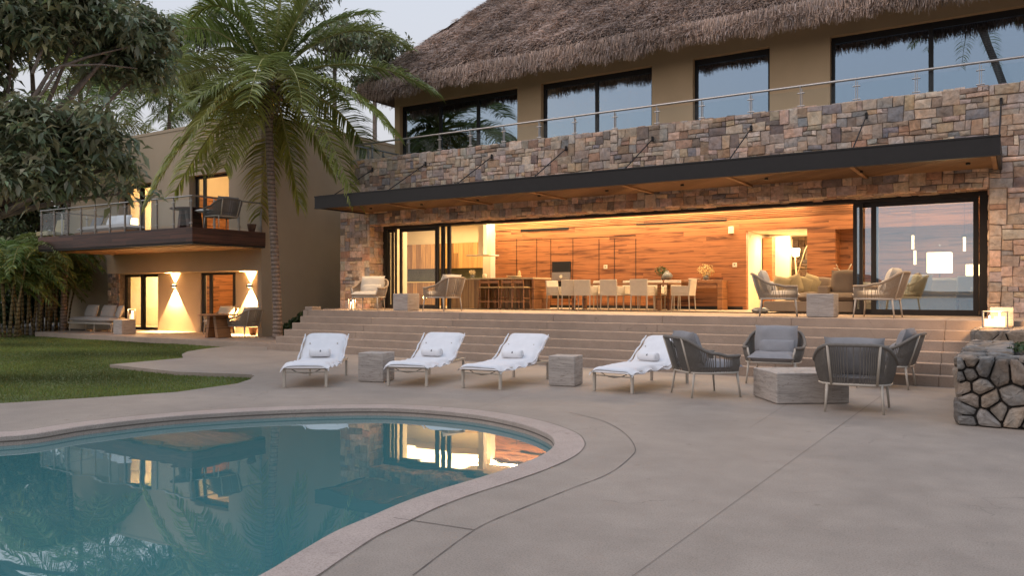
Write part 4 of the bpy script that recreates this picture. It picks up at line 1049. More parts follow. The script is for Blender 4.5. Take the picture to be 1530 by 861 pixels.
# ---- kitchen island, stools, hood, ovens
YI = 20.75; x0, x1 = xat(672, YI-.5), xat(798, YI-.5)
r = empty('kitchen_island', ((x0+x1)/2, YI, TZ)); tag(r, 'long kitchen island with pale worktop, veneered left half and open bar end', 'kitchen island')
xb = xat(718, YI-.5)
b = MB(); b.box(x0, xb, YI-.5, YI+.5, TZ, TZ+.885); b.box(xb+.001, x1-.5, YI+.1, YI+.5, TZ, TZ+.885); b.build('cabinet', M_kit, r)
b = MB(); b.box(x0-.02, x1, YI-.53, YI+.53, TZ+.886, TZ+.93, b=.004); b.build('worktop', simple('island_top', (.55, .45, .28), .3), r)
b = MB(); b.box(x1-.09, x1-.02, YI-.48, YI+.48, TZ, TZ+.885); b.build('end_panel', M_furn, r)
def make_stool():
    r = empty('bar_stool')
    b = MB(); b.box(-.19, .19, -.18, .18, .62, .66, b=.008); b.build('seat', simple('seat_pad', (.4, .28, .14), .8) if 'seat_pad' not in bpy.data.materials else bpy.data.materials['seat_pad'], r, False)
    for sx in (-1, 1):
        b = MB(); b.tube([(sx*.20, -.19, 0), (sx*.17, -.16, .62)], .018, 4); b.build('leg', M_furn, r, False)
        b = MB(); b.tube([(sx*.20, .20, 0), (sx*.17, .16, .62), (sx*.17, .19, .86)], .018, 4); b.build('leg', M_furn, r, False)
    b = MB(); b.box(-.16, .16, .165, .185, .76, .84); b.build('backrest', M_furn, r, False)
    b = MB(); b.box(-.18, .18, -.19, -.17, .2, .23); b.box(-.18, .18, .18, .2, .2, .23); b.box(-.18, -.16, -.17, .18, .3, .33); b.box(.16, .18, -.17, .18, .3, .33); b.build('stretcher', M_furn, r, False)
    return r
sp_ = make_stool(); us = []
for px, w in ((728, 'leftmost of the row before the kitchen island'), (742.5, 'second from the left at the island'), (762, 'third from the left at the island'), (779, 'fourth from the left at the island')):
    place(sp_, us, (xat(px, 20.05), 20.05, TZ), pi, 'wooden bar stool with pale seat, '+w, 'bar stool', 'bar stools at the kitchen island')
place(sp_, us, (xat(792.5, 20.9), 20.9, TZ), R(-70), 'wooden bar stool standing just past the right end of the kitchen island', 'bar stool', 'bar stools at the kitchen island')
YH = 21.6; xh = xat(721, YH)
r = empty('range_hood', (xh, YH, 4.06)); tag(r, 'thin pale range hood plate hanging above the kitchen counter', 'range hood')
b = MB(); b.box(xh-.45, xh+.45, YH-.3, YH+.3, zat(720, 382, YH)-.02, zat(720, 382, YH)+.02, b=.006); b.build('plate', M_white, r)
b = MB(); b.box(xh-.1, xh+.1, YH-.1, YH+.1, zat(720, 382, YH)+.021, 4.055); b.build('duct', M_white, r)
x0, x1 = xat(825.5, YW), xat(853, YW); r = empty('wall_oven', ((x0+x1)/2, YW, zat(840, 440, YW))); tag(r, 'double built in oven with dark glass door and steel panel in the timber wall', 'oven')
zz = [zat(840, y_, YW) for y_ in (391, 407, 420, 437)]
b = MB(); b.box(x0, x1, YW-.03, YW+.02, zz[1]+.01, zz[0]); b.build('glass_door', M_black, r)
b = MB(); b.box(x0, x1, YW-.045, YW+.02, zz[2], zz[1]); po = b.build('control_panel', M_steel, r)
b = MB(); xm_ = (x0+x1)/2; zc = (zz[1]+zz[2])/2; b.tube([(xm_, YW-.055, zc), (xm_, YW-.045, zc)], .05, 14); b.build('dial', M_white, po)
b = MB(); b.box(x0, x1, YW-.03, YW+.02, zz[3]-.2, zz[2]-.01); b.build('glass_door', M_black, r)
# island things
zi = TZ+.93; x = xat(768, YI); b = MB(); b.lathe([(.05, 0), (.22, .05), (.24, .07), (.2, .06), (.04, .02)], (x, YI, zi)); tag(b.build('fruit_bowl', M_white, None, True, True), 'wide white bowl on the kitchen island', 'bowl')
b = MB(); b.lathe([(.05, 0), (.05, .16), (.03, .19), (.03, .24)], (x, YI+.3, zi)); tag(b.build('bottle', simple('amber_ceramic', (.5, .36, .16), .4), None, True, True), 'small amber carafe standing behind the white bowl', 'carafe')
x = xat(706, YI+.2); r = empty('flower_pot', (x, YI+.2, zi)); tag(r, 'white flowers in a small pot at the left of the kitchen island', 'flowers')
b = MB(); b.lathe([(.05, 0), (.07, .1), (.06, .11)], (x, YI+.2, zi)); b.build('pot', M_ceram, r, True, True); leafball('blossom', (x, YI+.2, zi+.2), .11, 160, leafmat('white_petal', (.7, .62, .45)), 9, .03, r)
x = xat(724, YI+.1); b = MB(); b.lathe([(.06, 0), (.07, .12), (.05, .15), (.01, .16)], (x, YI+.1, zi)); tag(b.build('canister', M_white, None, True, True), 'small white canister on the kitchen island', 'canister')
# ---- corner sofa of the living area and its cushions
YS = 19.9
r = empty('sofa', (xat(1215, YS), YS, TZ)); tag(r, 'long taupe corner sofa behind the terrace armchair, loaded with cushions', 'sofa')
M_sofa = simple('sofa_fabric', (.27, .21, .16), .95, .06, 8, .3, 200); M_yel = simple('mustard_cushion', (.46, .37, .21), .95, .1, 8, .3, 200)
x0, x1 = xat(1142, YS-.4), xat(1300, YS)
b = MB(); b.box(x0, x1, YS-.5, YS+1.7, TZ+.03, TZ+.28, b=.02); b.build('base', M_sofa, r)
b = MB(); b.pillow(((x0+x1)/2+.3, YS+.0, TZ+.38), x1-x0-.8, 1.0, .22, None, 12, 12); b.build('seat_cushion', M_sofa, r, True, True)
b = MB(); b.box(x0, x1, YS+1.45, YS+1.72, TZ+.281, TZ+.74, b=.04); b.build('backrest', M_cushw, r)
xa_ = xat(1236, YS); b = MB(); b.box(xa_-.12, xa_+.12, YS-.5, YS+.5, TZ+.281, TZ+.64, b=.03); b.build('armrest', M_sofa, r)
b = MB(); b.pillow((xat(1257, YS)+.1, YS-.1, TZ+.72), .62, .6, .2, Rm('X', 78) , 10, 4); b.build('back_cushion', M_sofa, r, True, True)
for k, (px, py, tilt, m, lab, sz) in enumerate(((1167, 421, 12, M_yel, 'mustard throw pillow at the left end of the sofa row', .44), (1184, 417, -20, M_yel, 'largest mustard throw pillow leaning left on the sofa', .5),
        (1201, 427, 14, M_yel, 'mustard throw pillow leaning in the middle of the sofa', .44), (1214, 424, 22, M_yel, 'tall mustard throw pillow tilted right on the sofa', .5), (1229, 428, 4, M_sofa, 'taupe throw pillow against the sofa armrest', .42))):
    Y = YS+.35+.06*k; M3 = Rm('Z', -8+5*k) @ Rm('Y', tilt) @ Rm('X', 74)
    b = MB(); b.pillow((xat(px, Y), Y, TZ+.66), sz, sz, .17, M3, 10, 3, seed=k); tag(b.build('throw_pillow', m, None, True, True), lab, 'pillow', 'throw pillows on the sofa')
b = MB(); x = xat(1262, YS+1.6); z0 = TZ+.74
b.tube([(x, YS+1.6, z0), (x-.02, YS+1.58, z0+.22), (x-.15, YS+1.58, z0+.34), (x-.26, YS+1.6, z0+.36)], .014, 6); b.tube([(x-.02, YS+1.58, z0+.22), (x+.1, YS+1.6, z0+.34), (x+.16, YS+1.6, z0+.46)], .012, 6)
b.tube([(x-.15, YS+1.58, z0+.34), (x-.2, YS+1.6, z0+.46)], .009, 6)
tag(b.build('branch_ornament', simple('driftwood', (.5, .42, .3), .8), None, True, True), 'pale forked branch ornament behind the sofa by the dark door frame', 'ornament')
# ---- lamps and pieces in the right room behind the glass
def lamp_with_shade(name, x, y, z, hs, w, label, cat, base=None, power=0):
    r = empty(name, (x, y, z)); tag(r, label, cat)
    b = MB(); b.tube([(x, y, z), (x, y, z+hs)], .015, 8); b.lathe([(.13, 0), (.13, .02), (.02, .03)], (x, y, z)); b.build('stand', base or M_dark, r)
    b = MB(); b.box(x-w/2, x+w/2, y-w/2, y+w/2, z+hs, z+hs+w*.95, b=.01); b.build('lamp_shade', M_shade, r)
    if power:
        l = bpy.data.lights.new('bulb', 'POINT'); l.energy = power; l.color = (1, .62, .3); l.shadow_soft_size = .02; lo = bpy.data.objects.new('bulb', l); COL.objects.link(lo); lo.location = (x, y-.0, z+hs+w*1.3)
    return r
YL = 21.2
lamp_with_shade('floor_lamp', xat(1404, YL), YL, TZ, zat(1404, 408, YL)-TZ, .50, 'floor lamp with large square glowing shade behind the right glass door', 'floor lamp', power=30)
YL = 20.6; zb = zat(1450, 470, YL)
r = empty('slipper_chair', (xat(1452, 19.9), 19.9, TZ)); tag(r, 'cream upholstered chair on wooden legs behind the right edge of the glass door', 'chair'); x = xat(1456, 19.9)
b = MB(); b.box(x-.35, x+.35, 19.6, 20.2, TZ+.33, TZ+.47, b=.03); b.build('seat', M_cushw, r); b = MB(); b.box(x-.35, x+.35, 20.1, 20.24, TZ+.471, TZ+.85, b=.03); b.build('backrest', M_cushw, r)
for sx in (-.3, .3):
    for yy in (19.65, 20.15): b = MB(); b.box(x+sx-.025, x+sx+.025, yy-.025, yy+.025, TZ, TZ+.33); b.build('leg', M_furn, r)
x = xat(1452, 21.8); r = empty('sideboard', (x, 21.8, TZ)); tag(r, 'low wooden sideboard carrying a small table lamp behind the right glass door', 'sideboard')
b = MB(); b.box(x-.5, x+.9, 21.6, 22.0, TZ+.1, TZ+.70, b=.006); b.build('cabinet', M_furn, r)
for sx in (-.4, .8): b = MB(); b.box(x+sx-.03, x+sx+.03, 21.62, 21.98, TZ, TZ+.099); b.build('leg', M_furn, r)
lamp_with_shade('table_lamp', x+.02, 21.8, TZ+.701, .18, .28, 'small table lamp with glowing shade on the sideboard at far right', 'table lamp', power=8)
for k, (px, py, Y) in enumerate(((1364, 362, 21.0), (1367, 385, 20.6), (1441, 365, 21.2))):
    x, z = xat(px, Y), zat(px, py, Y); r = empty('pendant_light', (x, Y, 4.06)); tag(r, ['slim glowing pendant tube, the upper of the pair behind the right glass door', 'slim glowing pendant tube, the lower of the pair behind the right glass door', 'slim glowing pendant tube near the right edge of the glass door'][k], 'pendant lamp', 'slim pendant tubes')
    b = MB(); b.tube([(x, Y, z-.16), (x, Y, z+.16)], .028, 10); b.build('tube', M_shade, r); b = MB(); b.tube([(x, Y, z+.161), (x, Y, 4.055)], .004, 5); b.build('cord', M_dark, r)
x0 = xat(1352, 20.2); r = empty('white_sofa', (x0+.5, 20.3, TZ)); tag(r, 'cream sofa seen dimly behind the right glass door', 'sofa')
b = MB(); b.box(x0-.5, x0+1.3, 19.9, 20.8, TZ+.08, TZ+.40, b=.04); b.build('seat', M_cushw, r); b = MB(); b.box(x0-.5, x0+1.3, 20.6, 20.85, TZ+.401, TZ+.82, b=.05); b.build('backrest', M_cushw, r); b = MB(); b.box(x0+1.301, x0+1.52, 19.9, 20.85, TZ+.08, TZ+.62, b=.04); b.build('armrest', M_cushw, r)
b = MB(); b.pillow((x0+.25, 20.3, TZ+.66), .6, .5, .2, Rm('Z', -10) @ Rm('X', 70), 10, 3); tag(b.build('throw_pillow', M_cushw, None, True, True), 'pale pillow on the cream sofa behind the right glass door', 'pillow')
# corridor lamp with twisting branch stand
YC = 24.9; x, z = xat(1189, YC), zat(1189, 378, YC)
r = empty('branch_lamp', (x, YC, TZ)); tag(r, 'glowing lamp on a twisted branch stand in the opening beyond the sofa', 'lamp')
b = MB(); b.tube([(x+.25, YC, TZ), (x+.18, YC, TZ+.5), (x+.02, YC, TZ+.95), (x-.02, YC, z-.1)], [.04, .035, .03, .02], 7); b.tube([(x+.02, YC, TZ+.95), (x+.28, YC, z+.12), (x+.45, YC, z+.4)], .014, 6); b.tube([(x-.02, YC, z-.1), (x-.12, YC, z+.2), (x-.1, YC, z+.42)], .012, 6)
b.build('stand', bpy.data.materials['driftwood'], r, True, True); b = MB(); b.lathe([(.09, -.1), (.12, .12), (.10, .13)], (x, YC, z)); b.build('lamp_shade', M_lamp, r, True, True)
b = MB(); b.pillow((xat(1136, 18.6), 18.6, TZ+.07), .4, .2, .14, None, 8, 3); tag(b.build('floor_rock', M_rock if False else M_ceram, None, True, True), 'rounded dark stone lying on the terrace floor by the armchair', 'stone')
# ---- lanterns
def hurricane(x, y, z, w, h, label, power):
    r = empty('candle_lantern', (x, y, z)); tag(r, label, 'lantern')
    b = MB(); b.box(x-w/2, x+w/2, y-w/2, y+w/2, z, z+.02)
    for sx in (-1, 1):
        for sy in (-1, 1): b.box(x+sx*(w/2-.008)-.008, x+sx*(w/2-.008)+.008, y+sy*(w/2-.008)-.008, y+sy*(w/2-.008)+.008, z+.02, z+h-.015)
    b.box(x-w/2, x+w/2, y-w/2, y-w/2+.016, z+h-.015, z+h); b.box(x-w/2, x+w/2, y+w/2-.016, y+w/2, z+h-.015, z+h)
    b.box(x-w/2, x-w/2+.016, y-w/2+.016, y+w/2-.016, z+h-.015, z+h); b.box(x+w/2-.016, x+w/2, y-w/2+.016, y+w/2-.016, z+h-.015, z+h); b.build('frame', M_steel, r)
    for k, (dx, dy, hh, rr_) in enumerate(((-.3, 0, .45, .2), (.22, .05, .62, .22))):
        cx_, cy_ = x+dx*w*.75, y+dy*w; b = MB(); b.lathe([(rr_*w, 0), (rr_*w, hh*h), (rr_*w*.3, hh*h)], (cx_, cy_, z+.021), 14); co = b.build('candle', emis('candle_wax', (1.0, .52, .22), 2.6) if 'candle_wax' not in bpy.data.materials else bpy.data.materials['candle_wax'], r, True, True)
        b = MB(); b.lathe([(.004, 0), (.012, .018), (.002, .05)], (cx_, cy_, z+.025+hh*h), 8); b.build('flame', M_spot, co)
    l = bpy.data.lights.new('candle_light', 'POINT'); l.energy = power; l.color = (1, .55, .22); l.shadow_soft_size = .06; lo = bpy.data.objects.new('candle_light', l); COL.objects.link(lo); lo.location = (x, y, z+h+.03)
Y = 15.3
hurricane(xat(1487, Y), Y, zat(1487, 490, Y), .36, .27, 'square candle lantern with two burning candles on the stepped stone wall at right', 22)
trav_block(.34, .3, .33, 'small travertine block behind the candle lantern on the stone wall', 'block', (xat(1497, 15.85), 15.85, zat(1487, 490, 15.3)), 0, name='stone_block')
hurricane(xat(526, 17.3), 17.3, TZ, .16, .30, 'tall narrow candle lantern on the terrace beside the left stone pier', 14)
hurricane(xat(190, 15.9)+.1, 16.0, .601, .18, .36, 'glowing candle lantern on the pale cube of the guest terrace', 18)
# ---- guest terrace and balcony pieces
Y = 16.6; x0, x1 = xat(115, Y), xat(193, Y)
r = empty('daybed', ((x0+x1)/2, Y, .10)); tag(r, 'low outdoor sofa with loose grey cushions on the guest terrace', 'sofa')
b = MB(); b.box(x0, x1-.5, Y-.35, Y+.35, .38, .44, b=.01); b.build('frame', M_beige, r); b = MB(); b.pillow(((x0+x1)/2-.25, Y, .53), x1-x0-.6, .74, .2, None, 12, 12); b.build('seat_cushion', M_cush_mix, r, True, True)
for xx in (x0+.06, (x0+x1)/2, x1-.56):
    for yy in (Y-.3, Y+.3): b = MB(); b.tube([(xx, yy, .1), (xx, yy, .38)], .016, 6); b.build('leg', M_beige, r)
for k, px in enumerate((137, 162, 179)):
    b = MB(); b.pillow((xat(px, Y+.2), Y+.2, .83), .75, .5, .2, Rm('Z', [0, 4, -25][k]) @ Rm('X', 70) , 10, 3, seed=k); tag(b.build('throw_pillow', M_cush_mix, None, True, True), ['grey pillow at the left end of the guest terrace sofa', 'middle grey pillow of the guest terrace sofa', 'grey pillow leaning at the right end of the guest terrace sofa'][k], 'pillow', 'pillows on the guest terrace sofa')
Y = 16.3; xc = xat(326, Y)
r = empty('trestle_table', (xc, Y, .10)); tag(r, 'round topped table on slanted wooden legs on the guest terrace', 'table')
b = MB(); b.lathe([(.60, .70), (.62, .72), (.60, .74)], (xc, Y, .1), 28); b.build('table_top', M_furn, r, True, True)
for sx in (-1, 1): b = MB(); M4 = Matrix.Translation((xc+sx*.26, Y, .1)) @ Matrix.Rotation(R(-sx*11), 4, 'Y'); b.box(-.06, .06, -.25, .25, 0, .70, M=M4); b.build('leg', M_furn, r)
b = MB(); b.box(xc-.26, xc+.26, Y-.05, Y+.05, .42, .48); b.build('stretcher', M_furn, r)
Y = 15.9; xc = xat(284, Y); r = empty('trestle_table', (xc, Y, FZ)); tag(r, 'dark round topped table on the guest balcony beside the grey chair', 'table')
b = MB(); b.lathe([(.58, .68), (.60, .70), (.58, .72)], (xc, Y, FZ), 28); b.build('table_top', M_dwood, r, True, True)
for sx in (-1, 1): b = MB(); M4 = Matrix.Translation((xc+sx*.26, Y, FZ)) @ Matrix.Rotation(R(-sx*11), 4, 'Y'); b.box(-.06, .06, -.25, .25, 0, .68, M=M4); b.build('leg', M_dwood, r)
b = MB(); b.pillow((xat(313, 15.8), 15.75, FZ+.56), .5, .6, .12, Rm('Z', 10), 10, 4); tag(b.build('throw_blanket', M_towel, None, True, True), 'pale folded throw over the seat of the balcony chair', 'blanket')
Y = 16.2; x0, x1 = xat(128, Y), xat(205, Y); r = empty('daybed', ((x0+x1)/2, Y, FZ)); tag(r, 'low daybed with pale mattress on the guest balcony', 'daybed')
b = MB(); b.box(x0, x1, Y-.4, Y+.4, FZ+.12, FZ+.2, b=.01); b.build('frame', M_furn, r); b = MB(); b.pillow(((x0+x1)/2, Y, FZ+.30), x1-x0-.1, .8, .22, None, 12, 12); b.build('mattress', M_cush_mix, r, True, True)
for xx in (x0+.1, x1-.1):
    for yy in (Y-.34, Y+.34): b = MB(); b.tube([(xx, yy, FZ), (xx, yy, FZ+.12)], .02, 6); b.build('leg', M_furn, r)
for k, px in enumerate((143, 168, 182)):
    b = MB(); b.pillow((xat(px, Y+.1), Y+.15, FZ+.58), .6, .45, .2, Rm('Z', 10*k) @ Rm('X', 65), 10, 3, seed=k+4); tag(b.build('throw_pillow', M_towel if k else M_cushion, None, True, True), ['dark grey pillow on the balcony daybed', 'middle pale pillow on the balcony daybed', 'pale pillow nearest the lamp on the balcony daybed'][k], 'pillow')
Y = 18.9; lamp_with_shade('table_lamp', xat(198, Y), Y, zat(198, 337, Y)-.25, .25, .30, 'lamp with glowing white shade inside the upper guest room', 'table lamp')
x = xat(198, Y); b = MB(); zz_ = zat(198, 337, Y)-.25; b.box(x-.3, x+.3, Y-.25, Y+.25, zz_-.05, zz_-.001); b.box(x-.28, x-.22, Y-.2, Y+.2, FZ, zz_-.05); b.box(x+.22, x+.28, Y-.2, Y+.2, FZ, zz_-.05); tag(b.build('night_stand', M_furn, None), 'small wooden stand under the lamp in the upper guest room', 'night stand')
x, Y = xat(76, 16.4), 16.4; r = empty('lounge_chair', (x, Y, FZ)); tag(r, 'mustard coloured lounge chair at the far left of the guest balcony', 'chair')
b = MB(); b.box(x-.4, x+.4, Y-.35, Y+.3, FZ+.2, FZ+.38, b=.03); b.build('seat', M_yel, r); b = MB(); M4 = Matrix.Translation((x, Y+.28, FZ+.3)) @ Matrix.Rotation(R(-16), 4, 'X'); b.box(-.4, .4, 0, .1, 0, .62, M=M4, b=.03); b.build('backrest', M_yel, r)
for sx in (-.34, .34):
    for sy in (-.28, .24): b = MB(); b.tube([(x+sx, Y+sy, FZ), (x+sx, Y+sy, FZ+.2)], .02, 6); b.build('leg', M_furn, r)
for px, Y, z, lab in ((378, 17.9, .10, 'small brown plant pot by the wall corner of the guest terrace'), (376, 17.2, FZ, 'small dark pot at the right end of the guest balcony')):
    x = xat(px, Y); b = MB(); b.lathe([(.09, 0), (.14, .22), (.15, .26), (.12, .26)], (x, Y, z)); tag(b.build('plant_pot', simple('terracotta', (.16, .08, .05), .8) if 'terracotta' not in bpy.data.materials else bpy.data.materials['terracotta'], None, True, True), lab, 'pot')
p_ = ground(405.5, 500, .12); r = empty('bollard_light', (p_.x, p_.y, .1)); tag(r, 'tiny white garden bollard light at the foot of the palm', 'bollard light')
b = MB(); b.box(p_.x-.03, p_.x+.03, p_.y-.03, p_.y+.03, .1, .28); b.build('post', M_dark, r); b = MB(); b.box(p_.x-.04, p_.x+.04, p_.y-.04, p_.y+.04, .281, .42, b=.01); b.build('head', M_white, r)
# ---- right planter of field stones
def voronoi(Wd, Ht, n, seed, relax=1):
    r = random.Random(seed); pts = [(r.uniform(0, Wd), r.uniform(0, Ht)) for _ in range(n)]
    def cells(pts):
        out = []
        for i, (px, py) in enumerate(pts):
            poly = [(0, 0), (Wd, 0), (Wd, Ht), (0, Ht)]
            for j_, (qx, qy) in enumerate(pts):
                if i == j_: continue
                mx_, my = (px+qx)/2, (py+qy)/2; nx_, ny_ = qx-px, qy-py; new = []
                for a in range(len(poly)):
                    A_, B_ = poly[a-1], poly[a]; da = (A_[0]-mx_)*nx_+(A_[1]-my)*ny_; db = (B_[0]-mx_)*nx_+(B_[1]-my)*ny_
                    if (da <= 0) != (db <= 0): t_ = da/(da-db); new.append((A_[0]+(B_[0]-A_[0])*t_, A_[1]+(B_[1]-A_[1])*t_))
                    if db <= 0: new.append(B_)
                poly = new
                if len(poly) < 3: break
            out.append(poly)
        return out
    for _ in range(relax):
        cs = cells(pts); pts = [(sum(p[0] for p in c)/len(c), sum(p[1] for p in c)/len(c)) if len(c) > 2 else pts[i] for i, c in enumerate(cs)]
    return [c for c in cells(pts) if len(c) > 2]
def rubble(mb, o, u, v, nrm, Wd, Ht, n, seed, bulge=.05, gap=.009):
    r = random.Random(seed); o, u, v, nrm = Vector(o), Vector(u), Vector(v), Vector(nrm)
    pal = [(.26,.24,.225),(.21,.20,.19),(.29,.27,.25),(.24,.21,.185),(.18,.175,.17),(.27,.235,.20)]
    for c in voronoi(Wd, Ht, n, seed):
        cx_, cy_ = sum(p[0] for p in c)/len(c), sum(p[1] for p in c)/len(c); fb = r.uniform(.55, 1.1); col = tuple(x*fb for x in r.choice(pal))
        # chaikin rounding then rings inward
        P = [(x, y) for x, y in c]
        P = [(x+(cx_-x)*gap/max(.02, math.hypot(cx_-x, cy_-y)), y+(cy_-y)*gap/max(.02, math.hypot(cx_-x, cy_-y))) for x, y in P]
        Q = []
        for a in range(len(P)):
            A_, B_ = P[a-1], P[a]; Q += [(A_[0]*.87+B_[0]*.13, A_[1]*.87+B_[1]*.13), (A_[0]*.5+B_[0]*.5, A_[1]*.5+B_[1]*.5), (A_[0]*.13+B_[0]*.87, A_[1]*.13+B_[1]*.87)]
        m_n = len(Q); vs = []; bb_ = bulge*r.uniform(.6, 1.3); tx, ty = r.uniform(-.15, .15), r.uniform(-.15, .15)
        lv = [(1.0, -.03), (.985, bb_*.35), (.90, bb_*.8), (.6, bb_*1.0)]
        for s_, h_ in lv:
            for x, y in Q:
                xx, yy = cx_+(x-cx_)*s_, cy_+(y-cy_)*s_; vs.append(o+u*xx+v*yy+nrm*(h_+(tx*(xx-cx_)+ty*(yy-cy_))+r.uniform(-.006, .006)*(s_ < 1)))
        vs.append(o+u*cx_+v*cy_+nrm*(bb_*1.03)); fs = []
        for k in range(3):
            for a in range(m_n): fs.append((k*m_n+a, k*m_n+(a+1) % m_n, (k+1)*m_n+(a+1) % m_n, (k+1)*m_n+a))
        for a in range(m_n): fs.append((3*m_n+a, 3*m_n+(a+1) % m_n, 4*m_n))
        mb.add(vs, fs, col)
PX0, PY0, PZ = -.60, 10.4, .80
r = empty('stone_planter', (PX0+1.5, PY0+1, 0)); tag(r, 'low planter wall of rounded field stones at the right edge of the deck', 'planter')
b = MB(); cc = (.035, .032, .03)
b.box(PX0+.03, PX0+4.2, PY0+.04, PY0+.5, 0, PZ-.03, cc); b.box(PX0+.03, PX0+.55, PY0+.5, 14.2, 0, PZ-.03, cc); b.box(PX0+.55, PX0+4.2, PY0+.5, 14.2, 0, PZ-.12, cc)
rubble(b, (PX0, PY0+.03, 0), (1, 0, 0), (0, 0, 1), (0, -1, 0), 4.2, PZ-.02, 84, 5, .07, .011)
rubble(b, (PX0+.02, 14.2, 0), (0, -1, 0), (0, 0, 1), (-1, 0, 0), 14.2-PY0, PZ-.02, 50, 6)
rubble(b, (PX0, PY0, PZ-.05), (1, 0, 0), (0, 1, 0), (0, 0, 1), 4.2, .52, 26, 8, .045)
rubble(b, (PX0, PY0+.52, PZ-.05), (1, 0, 0), (0, 1, 0), (0, 0, 1), .55, 14.2-PY0-.52, 22, 9, .045)
b.build('rubble_wall', M_rock, r)
leafball('ground_cover', (PX0+2.3, PY0+2.2, PZ-.02), 1.9, 9000, M_leafd, 8, .035, r, .06)
r = empty('stepped_wall', (.6, 15.0, 0)); tag(r, 'stepped field stone wall beside the stair carrying the candle lantern', 'wall')
zc_ = zat(1487, 490, 15.3); b = MB(); b.box(-.57, 3.0, 14.85, 16.4, 0, zc_-.03, cc); rubble(b, (-.6, 14.83, 0), (1, 0, 0), (0, 0, 1), (0, -1, 0), 3.6, zc_-.02, 44, 15)
rubble(b, (-.6, 16.4, 0), (0, -1, 0), (0, 0, 1), (-1, 0, 0), 1.6, zc_-.02, 22, 16); rubble(b, (-.6, 14.8, zc_-.05), (1, 0, 0), (0, 1, 0), (0, 0, 1), 3.6, 1.6, 40, 17, .045)
b.build('rubble_wall', M_rock, r)
# ================================================================ PLANTS
M_palm = leafmat('palm_leaf', (.24, .295, .10), .45, .35); M_leaf = leafmat('tree_leaf', (.26, .28, .17), .5, .3)
def barkmat(name, c, ring=0.0):
    m, t, p, o = nodes(name); v = coords(t); n1 = noise(t, v, 14, 6, .65)
    col = ramp(t, n1, [(.3, sc3(c, .6)), (.7, sc3(c, 1.25))])
    if ring:
        w = N(t, 'ShaderNodeTexWave', wave_type='BANDS', bands_direction='Z'); w.inputs['Scale'].default_value = ring; w.inputs['Distortion'].default_value = 2.5; w.inputs['Detail'].default_value = 3
        t.links.new(v, w.inputs['Vector']); col = mixc(t, col, ramp(t, w.outputs[0], [(.05, (.45, .42, .4)), (.35, (1, 1, 1))]), 1.0, 'MULTIPLY')
        bump(t, p, math_(t, 'ADD', w.outputs[0], n1), .6, .03)
    else: bump(t, p, n1, .6, .02)
    t.links.new(col, p.inputs['Base Color']); p.inputs['Roughness'].default_value = .9; return m
M_palmbark = barkmat('palm_bark', (.27, .20, .155), 2.6); M_bark = barkmat('bark', (.21, .155, .12)); M_cane = barkmat('cane', (.27, .20, .10), 2.0)
M_rach = simple('rachis', (.34, .31, .11), .5, .15, 5)
def frond_arrays(P0, P1, P2, n=58, ll=.9, wd=.02, seed=0, hang=.55, droopy=1.0):
    """rachis = quadratic curve; two rows of leaflets, each a narrow three-segment strip bending down"""
    g = np.random.default_rng(seed); P0, P1, P2 = [np.array(p, float) for p in (P0, P1, P2)]
    t = np.linspace(.14, 1, n); B = (1-t)[:, None]**2*P0+2*((1-t)*t)[:, None]*P1+t[:, None]**2*P2
    T = 2*(1-t)[:, None]*(P1-P0)+2*t[:, None]*(P2-P1); T /= np.linalg.norm(T, axis=1)[:, None]
    up = np.array([0, 0, 1.]); Sd = np.cross(T, up); nn = np.linalg.norm(Sd, axis=1)[:, None]; Sd = Sd/np.maximum(nn, .05)
    roll_ = g.normal(0, .25); Vs = []; br = []
    for side in (-1, 1):
        prof = np.sin(np.clip((t-.08)/.92, 0, 1)**.6*pi*.93)**.6*.85+.15
        L = ll*prof*g.uniform(.85, 1.12, n)
        upv = np.cross(Sd, T); d0 = Sd*side*1.05+T*(.30+.55*t[:, None]**2)+upv*(.28+roll_*side)+g.normal(0, .07, (n, 3))
        d0 /= np.linalg.norm(d0, axis=1)[:, None]; pts = [B.copy()]; d_ = d0
        for s_ in range(3):
            pts.append(pts[-1]+d_*(L/3)[:, None]); d_ = d_+np.array([0, 0, -1.])*hang*(1+.25*g.normal(0, 1, n))[:, None]; d_ /= np.linalg.norm(d_, axis=1)[:, None]
        wv = np.cross(d0, up+g.normal(0, .5, (n, 3))); wv /= np.maximum(np.linalg.norm(wv, axis=1)[:, None], .05)
        ws = [wd*.7, wd, wd*.75, wd*.08]
        for k in range(3):
            q = np.stack([pts[k]-wv*ws[k], pts[k]+wv*ws[k], pts[k+1]+wv*ws[k+1], pts[k+1]-wv*ws[k+1]], 1); Vs.append(q.reshape(-1, 3))
            br.append(g.uniform(.7, 1.25, n) if k == 0 else br[-1])
    return np.concatenate(Vs), np.concatenate(br), B
def bez(P0, P1, P2, n=14): return [((1-t)**2)*Vector(P0)+2*(1-t)*t*Vector(P1)+t*t*Vector(P2) for t in [i/n for i in range(n+1)]]
DP = 24.0
base = atd(415, 505, DP); base.z = 0.05
tr_ = empty('coconut_palm', tuple(base)); tag(tr_, 'tall coconut palm with curved ringed trunk standing left of the wide steps', 'palm tree')
b = MB(); P = [base]+[atd(x, y, DP) for x, y in ((414.5, 470), (413, 430), (410.5, 380), (407.5, 320), (404.5, 260), (402, 200), (402, 160), (404, 128))]
pts = [Vector((p.x, p.y, p.z)) for p in P]; sm = []
for i in range(len(pts)-1):
    for k in range(6): sm.append(pts[i].lerp(pts[i+1], k/6))
sm.append(pts[-1]); b.tube(sm, [(.165-.03*min(1, i/6)-.03*i/len(sm))*(1+.035*sin(i*2.2)) for i in range(len(sm))], 14); b.build('trunk', M_palmbark, tr_, True, True)
C = atd(405, 122, DP)
